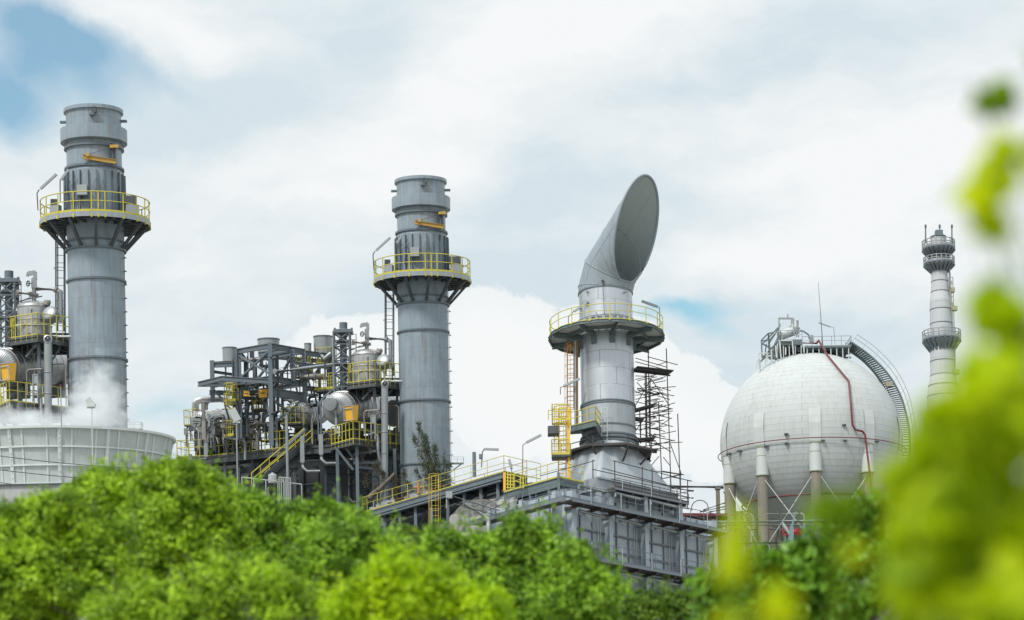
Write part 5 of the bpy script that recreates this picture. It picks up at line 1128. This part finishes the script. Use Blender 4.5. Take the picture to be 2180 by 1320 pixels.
for c_, r, wt in (((205, 850, 6), (2.2, 3.5, 2.4), 1.0), ((185, 895, 5), (3.2, 4, 1.5), 1.0), ((60, 897, 4), (4.6, 4, 1.0), .9), ((215, 800, 6.5), (1.3, 2, 1.2), .75), ((-10, 890, 4), (2.5, 3, 1.2), .7), ((250, 890, 6), (1.6, 3, 1.3), .7)):
    b_ = nt.math('MULTIPLY', blob(pc(*c_), r), wt); bl = b_ if bl is None else nt.math('MAXIMUM', bl, b_)
n_ = nt.noise(ob, .95, 6, .64, .6)
dn_ = nt.math('ADD', nt.math('MULTIPLY', bl, 1.75), nt.math('MULTIPLY', nt.math('SUBTRACT', n_, .64), 3.8), clamp=True)
pv = nt.node('ShaderNodeVolumePrincipled', i_Color=(.93, .95, .96, 1), i_Anisotropy=.2); nt.l.new(nt.math('MULTIPLY', dn_, .95), pv.inputs['Density']); nt.l.new(pv.outputs[0], nt.n['Material Output'].inputs['Volume'])
st.data.materials.append(sm)
# ================================================================ vegetation
leaf_bright = leafmat('bright_new_foliage', (.085, .18, .008), (.46, .68, .032), (1.0, 1.0, .4), 3.0, .5, .22)
leaf_mid = leafmat('mid_green_foliage', (.065, .15, .010), (.33, .56, .035), (1.0, 1.0, .4), 3.0, .5, .22)
leaf_deep = leafmat('deep_green_foliage', (.045, .10, .016), (.19, .31, .03), (.9, 1.0, .5), 3.0)
leaf_bush = leafmat('broadleaf_bush_foliage', (.04, .12, .012), (.19, .37, .025), (1.0, 1.0, .4), 3.0, .35)
leaf_near = leafmat('near_yellow_green_leaf', (.27, .42, .002), (.62, .72, .006), (1.2, 1.2, .2), 7.0, .45, .5)
leaf_needle = leafmat('grey_green_needles', (.05, .065, .04), (.13, .15, .09), (.7, .8, .5), .8, .7)
leaf_dry = leafmat('dry_brown_foliage', (.07, .06, .04), (.17, .15, .11), (.6, .6, .5), .8, .8)
class Leaves:
    def __init__(s): s.v, s.f = [], []
    def leaf(s, p, n, u, L, w, fold=.0):
        """pointed leaf of length L along u, facing n"""
        u = u.normalized(); sd = u.cross(n)
        if sd.length < 1e-4: return
        sd.normalize(); i = len(s.v); up = sd.cross(u)*fold*w
        s.v += [tuple(p), tuple(p+u*L*.45+sd*w*.5+up), tuple(p+u*L), tuple(p+u*L*.45-sd*w*.5+up)]
        if fold: s.f += [(i, i+1, i+2), (i, i+2, i+3)]
        else: s.f.append((i, i+1, i+2, i+3))
    def build(s, name, mat, parent):
        b = BASE[parent.name]; me = bpy.data.meshes.new(name)
        me.from_pydata([(p[0]-b.x, p[1]-b.y, p[2]-b.z) for p in s.v], [], s.f); me.materials.append(mat); me.update()
        o = bpy.data.objects.new(name, me); C.objects.link(o); o.parent = parent; return o
R_ = random.Random(42)
def rdir():
    while 1:
        v = V((R_.uniform(-1, 1), R_.uniform(-1, 1), R_.uniform(-1, 1)))
        if .05 < v.length < 1: return v.normalized()
def limb(m, a, b, r0, r1, n=5, wob=.08):
    pts = [a.lerp(b, i/n)+(rdir()*wob*(a-b).length*.3 if 0 < i < n else V()) for i in range(n+1)]
    for i in range(n): m.tube(pts[i], pts[i+1], r0+(r1-r0)*i/n, r0+(r1-r0)*(i+1)/n, 7, False)
    return pts
def tree(name, label, cat, Y, lobes, mat, leaf=.060, clump=.15, per=105, dens=.72, group=None, trunk=None, aspect=.55):
    s = Y/FPX; cs = [(P(x, y, Y)+Yv*R_.uniform(-.5, .5)*r*s, r*s) for x, y, r in lobes]
    big = max(cs, key=lambda c: c[1]); bx = trunk if trunk is not None else sum(c[0].x for c in cs)/len(cs)
    base = V((bx, Y+.15, 0)); t = thing(name, label, cat, base, None, group)
    m = MB(); cen = V((bx, Y+.1, sum(c[0].z for c in cs)/len(cs)-.3)); limb(m, base, cen-Z*.4, .12, .08, 5, .05)
    for c, r in cs: 
        limb(m, cen-Z*R_.uniform(.3, .9), c, .055, .02, 5, .3)
        for k in range(3): limb(m, c-Z*.1, c+rdir()*r*.8, .022, .008, 3, .3)
    lv = Leaves()
    subs = []
    for c, r in cs:
        for _ in range(7):
            d = rdir()
            if d.y > .5: d.y *= -1
            if d.z < -.5: d.z *= -1
            subs.append((c+d*r*R_.uniform(.50, .80), r*R_.uniform(.32, .54)))
    for c, r in subs:
        tufts = []; tries = 0; want = max(4, int(dens*5.5*(r/clump)**2))
        while len(tufts) < want and tries < want*8:
            tries += 1; d = rdir()
            if d.y > .7 or d.z < -.8: continue
            p = c+d*r*R_.uniform(.80, 1.0)
            if all((p-k_).length > clump*.80 for k_ in tufts): tufts.append(p)
        for q_ in tufts:
            d = (q_-c).normalized(); rc = clump*R_.uniform(.6, 1.15); ax = (d*.7+Z*.9-Yv*.2).normalized()
            for _ in range(int(per*(rc/clump)**2)):
                e = rdir()
                if e.dot(ax) < -.25: e = e-ax*1.4*e.dot(ax); e.normalize()
                p = q_+V((e.x, e.y, e.z*.85))*rc*(.35+.65*R_.random()**.35)
                nrm = (e*1.0+ax*.7+rdir()*.35).normalized(); u = (rdir()-Z*.1+e*.5); L = leaf*R_.uniform(.7, 1.25)
                lv.leaf(p, nrm, u, L, L*aspect)
        for _ in range(int(150*(r/.25)**2)):
            p = c+rdir()*r*.80*R_.random()**.4; u = rdir(); L = leaf*1.7; lv.leaf(p, rdir(), u, L, L*.8)
    tws = []
    for c, r in cs:
        for _ in range(int(11*(r/.35))):
            d = rdir(); d.z = abs(d.z)*1.2; d.y = -abs(d.y) if R_.random() < .6 else d.y; d.normalize()
            a = c+d*r*R_.uniform(.85, 1.15); L_ = R_.uniform(.12, .30); e = (d+rdir()*.6+Z*.4).normalized(); b = a+e*L_; tws.append((c, b))
            for k in range(int(8+9*R_.random())):
                p = a.lerp(b, R_.uniform(.1, 1.0))+rdir()*.045; u = (e*.5+rdir()).normalized(); L = leaf*R_.uniform(.8, 1.3); lv.leaf(p, (Z*.6+rdir()).normalized(), u, L, L*aspect)
    for a, b in tws: m.tube(a, b, .007, .003, 5, False)
    m.build('trunk', bark, t)
    lv.build('crown', mat, t); return t
TG = 'trees in front of the plant'
tree('leafy_tree', 'bright green tree at the picture edge below the fan stack', 'tree', 27, [(-20,1170,92),(60,1155,72),(130,1130,70),(20,1250,110),(120,1230,95),(205,1190,80),(-60,1230,90),(170,1290,80),(60,1330,100)], leaf_bright, group=TG)
tree('leafy_tree', 'tallest broad bright green tree covering the foot of the fan stack', 'tree', 29, [(230,1075,72),(300,1065,72),(370,1060,70),(440,1075,72),(250,1160,90),(350,1150,95),(450,1165,90),(300,1250,95),(400,1260,100),(210,1090,60)], leaf_bright, group=TG)
tree('leafy_tree', 'mid green tree below the yellow stair', 'tree', 31, [(510,1105,62),(575,1120,60),(640,1128,58),(690,1118,50),(540,1180,85),(640,1180,90),(720,1160,70),(590,1260,100)], leaf_mid, group=TG)
tree('leafy_tree', 'round green tree in front of the boiler base', 'tree', 27.5, [(745,1150,48),(800,1182,52),(700,1200,75),(780,1240,80),(660,1270,80),(845,1205,45)], leaf_mid, group=TG)
tree('leafy_tree', 'low bright tree with sunlit clumps under the broad tree', 'tree', 23.5, [(480,1260,70),(560,1290,70),(330,1300,70),(250,1330,70),(420,1330,80),(620,1300,60)], leaf_bright, leaf=.054, clump=.13, per=90, group=TG)
tree('small_tree', 'brightest yellow-green young tree low in front of the other trees', 'tree', 21.5, [(830,1240,52),(890,1250,50),(790,1290,62),(880,1310,75),(960,1285,55),(1010,1310,50),(730,1320,45),(1045,1335,40)], leaf_near and leafmat('fresh_lime_foliage', (.20, .37, .004), (.58, .78, .012), (1, 1, .3), 3.5, .5, .3), leaf=.054, clump=.125, per=85, group=TG)
tree('leafy_tree', 'green tree in front of the wrapped duct', 'tree', 30, [(960,1172,48),(1015,1185,46),(930,1225,66),(1000,1250,80),(1055,1205,46),(900,1280,70)], leaf_mid, group=TG)
tree('leafy_tree', 'green tree with a high round top before the casing corner', 'tree', 29, [(1118,1142,44),(1152,1165,46),(1095,1190,54),(1150,1225,70),(1070,1270,80),(1150,1300,85)], leaf_mid, group=TG)
tree('leafy_tree', 'green tree leaning out across the lower casing walkway', 'tree', 28, [(1215,1205,46),(1255,1250,48),(1285,1268,40),(1210,1285,75),(1270,1330,60)], leaf_mid, group=TG)
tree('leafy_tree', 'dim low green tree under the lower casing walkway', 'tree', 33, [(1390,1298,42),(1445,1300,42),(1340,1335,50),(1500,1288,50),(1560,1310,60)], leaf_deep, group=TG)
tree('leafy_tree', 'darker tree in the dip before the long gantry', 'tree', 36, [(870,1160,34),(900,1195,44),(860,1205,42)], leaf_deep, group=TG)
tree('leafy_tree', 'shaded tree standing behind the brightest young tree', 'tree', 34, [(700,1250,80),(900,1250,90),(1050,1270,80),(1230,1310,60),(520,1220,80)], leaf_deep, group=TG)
tree('broadleaf_bush', 'dark broad-leaved bush climbing below the sphere tank', 'bush', 23, [(1560,1275,48),(1640,1258,55),(1720,1225,56),(1790,1200,56),(1850,1145,56),(1910,1118,52),(1960,1120,60),(1650,1310,70),(1760,1280,85),(1860,1230,90),(1960,1220,90),(1560,1320,50)], leaf_bush, leaf=.125, clump=.24, per=40, dens=.75, aspect=.42)
# wispy casuarina and dry scrub by the shorter stack
t = thing('wispy_tree', 'thin grey-green wispy tree leaning against the foot of the shorter stack', 'tree', q(945, 1120, -3.5), F2); m = MB(); lv = Leaves()
def spray(a, b, n, L, w, droop, side):
    for _ in range(n):
        f = R_.random()**.8; p = a.lerp(b, f)+rdir()*.12*(1-f)
        for _ in range(3):
            u = ((b-a).normalized()*R_.uniform(.3, 1)+rdir()*.75-Z*droop+X*side).normalized(); pp = p+rdir()*.22*(1.1-f*.6); l_ = L*R_.uniform(.5, 1.2); lv.leaf(pp, rdir(), u, l_, w)
root = q(948, 1130, -3.5)
for tip, st, n in (((891,900),.25,260),((880,925),.3,150),((905,925),.35,260),((925,950),.4,230),((915,975),.3,110),((945,965),.5,90),((900,985),.3,90),((955,985),.5,80),((885,1000),.2,80),((935,1005),.4,110),((960,1020),.4,70),((870,1030),.1,70)):
    tp = q(*tip, -3.5+R_.uniform(-.6, .6)); s0 = root.lerp(tp, st*.6); limb(m, s0 if st > .12 else root, tp, .05, .012, 5, .15); spray(root.lerp(tp, .35), tp, n, .32, .04, .0, -.12)
limb(m, root, q(905, 960, -3.5), .1, .03, 6, .06)
m.build('trunk', bark, t); lv.build('foliage', leaf_needle, t)
t = thing('dry_scrub', 'dry grey-brown scrub between the vent pipe and the long gantry', 'shrub', q(820, 1110, -3.0), F2); m = MB(); lv = Leaves()
root = q(800, 1110, -2.6)
limb(m, q(785, 1062, -2.8), q(840, 1008, -2.6), .22, .12, 6, .08)
for tip, n in (((780,1010),50),((800,985),60),((815,1005),60),((840,1015),70),((860,1005),60),((870,1030),60),((845,1040),80),((800,1035),60),((770,960),40),((785,940),40),((860,1050),50)):
    tp = q(*tip, -2.6); limb(m, tp-Z*.9+X*.1, tp, .03, .01, 3, .2); spray(tp-Z*.8, tp, n, .3, .04, .1, 0)
m.build('trunk', bark, t); lv.build('foliage', leaf_dry, t)
# very near branches, far out of focus
leaf_dkn = leafmat('near_green_leaf', (.12, .24, .003), (.30, .45, .008), (1, 1, .3), 7.0, .45, .4)
def near(name, label, Y, blobs, mat, L=.085, root=None, w=.5):
    R_ = random.Random(label); rdir = lambda: (V((R_.gauss(0, 1), R_.gauss(0, 1), R_.gauss(0, 1)))).normalized()
    s = Y/FPX; rt = root or P(blobs[0][0]+60, 1320, Y); base = V((rt.x, Y+.1, 0)); t = thing(name, label, 'branch', base); m = MB(); lv = Leaves()
    hub = V((rt.x, Y+.1, 1.75)); limb(m, base, hub, .012, .007, 6, .05)
    for x, y, r, n in blobs:
        c = P(x, y, Y)+Yv*R_.uniform(-.2, .4); limb(m, hub, c, .004, .0015, 6, .12)
        for _ in range(int(n*2.4)):
            e = rdir(); e.y *= 1.6; p = c+e*r*s*R_.uniform(.1, 1)**.6; l_ = L*R_.uniform(.6, 1.25); u = rdir()-Z*.25; lv.leaf(p-u.normalized()*l_*.5, rdir()+Z*.5-Yv*.4, u, l_, l_*w, .15)
    m.build('twig', leaf_dkn, t); lv.build('leaves', mat, t); return t
leaf_yel = leafmat('near_lime_leaf', (.50, .62, .003), (.72, .78, .008), (1.1, 1.1, .2), 7.0, .45, .5)
near('near_branch', 'large blurred yellow-green leafy branch filling the right-hand edge', 4.3, [(2120,900,110,60),(2010,960,68,34),(1975,910,50,18),(1955,985,40,10),(2040,850,55,20),(2110,800,60,26),(2000,1050,60,20),(2150,1020,120,60),(2040,1090,90,40),(2130,1180,130,60),(2000,1230,90,36),(2150,1300,120,50),(2170,800,60,24),(2060,870,60,20),(1960,1120,45,10),(2200,700,44,10)], leaf_near, root=P(2230, 1320, 4.3))
near('near_branch', 'darker blurred green leaves inside the right-hand branch', 5.0, [(1975,1000,55,18),(2060,1010,70,24),(2100,1110,80,28),(2170,940,60,18),(1990,1150,60,20),(2080,1270,80,26),(2010,1290,70,20)], leaf_dkn, root=P(2200, 1320, 5))
near('near_branch', 'blurred lime leaves hanging high at the right-hand edge', 4.3, [(2140,350,40,14),(2170,330,40,14),(2100,375,30,8),(2165,420,36,10),(2185,390,40,10),(2078,425,16,2)], leaf_yel, L=.08, root=P(2330, 1320, 4.3), w=.6)
near('near_branch', 'blurred lime leaf cluster against the sky above the right-hand branch', 4.3, [(2165,600,34,12),(2150,645,30,10),(2185,650,40,14),(2175,720,36,12)], leaf_near, L=.075, root=P(2340, 1320, 4.3), w=.6)
near('near_branch', 'small blurred green leaf tuft near the upper right corner', 4.6, [(2140,178,26,9),(2168,165,28,10),(2190,175,30,10)], leaf_dkn, L=.07, root=P(2330, 1320, 4.6), w=.6)
near('near_branch', 'blurred lime upright sprig in front of the tank columns', 4.2, [(1606,1075,16,9),(1605,1108,19,12),(1604,1143,21,12),(1592,1180,24,12),(1560,1205,22,8),(1530,1215,16,4)], leaf_yel, L=.056, root=P(1600, 1340, 4.2))
near('near_branch', 'blurred lime leaves at the bottom below the dark bush', 4.2, [(1640,1292,28,12),(1590,1310,26,8),(1680,1312,22,6)], leaf_yel, L=.07, root=P(1650, 1380, 4.2))
near('near_branch', 'blurred dark green sprig in front of the sphere tank underside', 5.2, [(1785,1070,34,12),(1770,1100,32,9),(1810,1085,28,7)], leaf_dkn, L=.075, root=P(1800, 1340, 5.2))
near('near_branch', 'pale blurred leaves over the dark bush', 4.0, [(1785,1185,18,3),(1800,1200,16,2),(2135,1215,40,6)], leaf_yel, L=.055, root=P(1820, 1360, 4.0))
# ================================================================ ground, sky, light
gm = paint('site_ground', (.24, .235, .21), .9, 0, .25, 0, (.14, .15, .09), .5, .15)
m = MB(); m.add([(-4000, -500, 0), (4000, -500, 0), (4000, 7000, 0), (-4000, 7000, 0)], [(0, 1, 2, 3)]); gr = m.build('ground', gm, base=(0, 0, 0)); tag(gr, 'paved ground of the plant site', kind='structure')
w = bpy.data.worlds.new('World'); S.world = w; nt = NT(w); bg = nt.n['Background']
SUN_AZ, SUN_EL = rad(-140), rad(52)     # azimuth from +Y towards +X
sky = nt.node('ShaderNodeTexSky', sky_type='NISHITA', sun_disc=False, sun_elevation=SUN_EL, sun_rotation=SUN_AZ, air_density=1.2, dust_density=.6, ozone_density=1.5)
tc = nt.node('ShaderNodeTexCoord'); sp = nt.node('ShaderNodeSeparateXYZ', i_0=tc.outputs['Generated'])
dx_, dy_, dz_ = sp.outputs
az = nt.math('ARCTAN2', dx_, nt.math('ABSOLUTE', dy_)); el = nt.math('ARCTAN2', dz_, nt.math('SQRT', nt.math('ADD', nt.math('MULTIPLY', dx_, dx_), nt.math('MULTIPLY', dy_, dy_))))
AZ = lambda px: math.atan((px-1090)/5200); EL = lambda py: math.atan((1540-py)/5200)
uv = nt.node('ShaderNodeCombineXYZ'); nt.l.new(az, uv.inputs[0]); nt.l.new(el, uv.inputs[1])
wn = nt.node('ShaderNodeTexNoise', i_Scale=14.0, i_Detail=5.0, i_Roughness=.6); nt.l.new(uv.outputs[0], wn.inputs['Vector'])
wv = nt.node('ShaderNodeVectorMath', operation='SUBTRACT'); nt.l.new(wn.outputs['Color'], wv.inputs[0]); wv.inputs[1].default_value = (.5, .5, .5)
ws = nt.node('ShaderNodeVectorMath', operation='SCALE'); nt.l.new(wv.outputs[0], ws.inputs[0]); ws.inputs['Scale'].default_value = .035
uw = nt.node('ShaderNodeVectorMath', operation='ADD'); nt.l.new(uv.outputs[0], uw.inputs[0]); nt.l.new(ws.outputs[0], uw.inputs[1])
def sblob(px, py, rx, ry, ang=0, warped=True, pw=1.0):
    """soft patch of sky round a direction (azimuth, elevation)"""
    mp = nt.node('ShaderNodeMapping', vector_type='TEXTURE', i_Location=(AZ(px), EL(py), 0), i_Rotation=(0, 0, rad(ang)), i_Scale=(rx/5200, ry/5200, 1))
    nt.l.new((uw if warped else uv).outputs[0], mp.inputs[0]); ln = nt.node('ShaderNodeVectorMath', operation='LENGTH'); nt.l.new(mp.outputs[0], ln.inputs[0])
    v = nt.math('SUBTRACT', 1.0, ln.outputs['Value'], clamp=True); return nt.math('SMOOTH_MIN', v, 1.0, .1) if pw == 1.0 else nt.math('POWER', v, pw)
def total(items):
    o = None
    for it in items:
        k_, b = it; b = nt.math('MULTIPLY', b, k_); o = b if o is None else nt.math('ADD', o, b)
    return o
# long streaks that climb to the right
mp = nt.node('ShaderNodeMapping', i_Rotation=(0, 0, rad(-24)), i_Scale=(1, 3.0, 1)); nt.l.new(uw.outputs[0], mp.inputs[0])
n1 = nt.noise(mp.outputs[0], 10.0, 8, .6); n2 = nt.noise(uw.outputs[0], 24.0, 6, .6)
bright = nt.math('SUBTRACT', nt.math('ADD', nt.math('MULTIPLY', n1, 1.35), nt.math('MULTIPLY', n2, .34)), .285)
bright = nt.math('ADD', bright, total([(.50, sblob(1200, 80, 760, 170, 26)), (.45, sblob(1950, 380, 560, 360, 0)), (.30, sblob(700, 400, 520, 150, 12)), (.3, sblob(330, 830, 220, 160, 0)), (.28, sblob(250, 420, 330, 110, 15)), (.34, sblob(420, 60, 420, 90, -18)), (.25, sblob(1500, 560, 300, 90, 10)),
  (-.40, sblob(1130, 400, 330, 110, 14)), (-.50, sblob(560, 190, 520, 120, 10)), (-.6, sblob(1060, 600, 420, 130, 4)), (-.36, sblob(1600, 650, 380, 100, -6)), (-.34, sblob(1780, 110, 420, 90, 14)), (-.35, sblob(380, 880, 220, 150, 0)), (-.22, sblob(860, 30, 260, 70, 10)), (-.28, sblob(1850, 720, 260, 160, 0)), (-.2, sblob(120, 560, 260, 120, 0))]))
lo_c, hi_c = (6.7, 7.7, 8.2), (9.2, 9.4, 9.45)
cl = nt.mix(nt.ramp(bright, [(.30, 0.0), (.60, .5), (.92, 1.0)]), lo_c, hi_c)
n3 = nt.noise(uw.outputs[0], 42.0, 8, .62)
cum = nt.math('ADD', total([(1.7, sblob(1090, 800, 330, 230, -24, False)), (1.2, sblob(1430, 880, 330, 190, -28, False)), (1.0, sblob(730, 720, 200, 90, 6, False)), (.9, sblob(1320, 720, 140, 90, -30, False))]), nt.math('MULTIPLY', nt.math('SUBTRACT', n3, .5), 1.1))
cl = nt.mix(nt.math('MULTIPLY', nt.ramp(cum, [(.42, 0.0), (.50, .8), (1.0, 1.0)]), .92), cl, (9.4, 9.55, 9.55))
gap = nt.math('ADD', total([(1.15, sblob(110, 80, 320, 110, -34)), (1.05, sblob(10, 240, 150, 130, -20)), (.5, sblob(60, 160, 200, 160, 0)), (.9, sblob(1440, 660, 230, 34, 3)), (.65, sblob(1530, 690, 130, 40, -20)), (.55, sblob(350, 875, 150, 70, 20)), (.4, sblob(330, 150, 260, 50, -26))]), nt.math('MULTIPLY', nt.math('SUBTRACT', n2, .5), .7))
cov = nt.math('SUBTRACT', 1.0, nt.ramp(gap, [(.15, 0.0), (1.1, .85)]), clamp=True)
cov = nt.math('MAXIMUM', cov, nt.math('MULTIPLY', nt.ramp(cum, [(.40, 0.0), (.56, 1.0)]), .9))
up = nt.ramp(el, [(.35, 1.0), (1.0, 1.6)])
cl = nt.mix(1.0, cl, up, 'MULTIPLY')
skc = nt.mix(1.0, sky.outputs[0], (.88, 1.25, 1.26), 'MULTIPLY')
nt.l.new(nt.mix(cov, skc, cl), bg.inputs[0]); bg.inputs[1].default_value = .1
sl = bpy.data.lights.new('sun', 'SUN'); sl.energy = 3.0; sl.angle = rad(9); sl.color = (1, .97, .92); so = bpy.data.objects.new('sun', sl); C.objects.link(so)
sd = V((sin(SUN_AZ)*cos(SUN_EL), cos(SUN_AZ)*cos(SUN_EL), sin(SUN_EL))); so.rotation_euler = sd.to_track_quat('Z', 'Y').to_euler(); so.location = sd*200
S.view_settings.view_transform = 'Standard'; S.view_settings.look = 'None'; S.view_settings.exposure = 0.0; S.view_settings.gamma = 1
try:
    S.cycles.volume_bounces = 3; S.cycles.volume_step_rate = .6; S.cycles.max_bounces = 8; S.cycles.transparent_max_bounces = 8; S.cycles.sample_clamp_indirect = 6
except AttributeError: pass
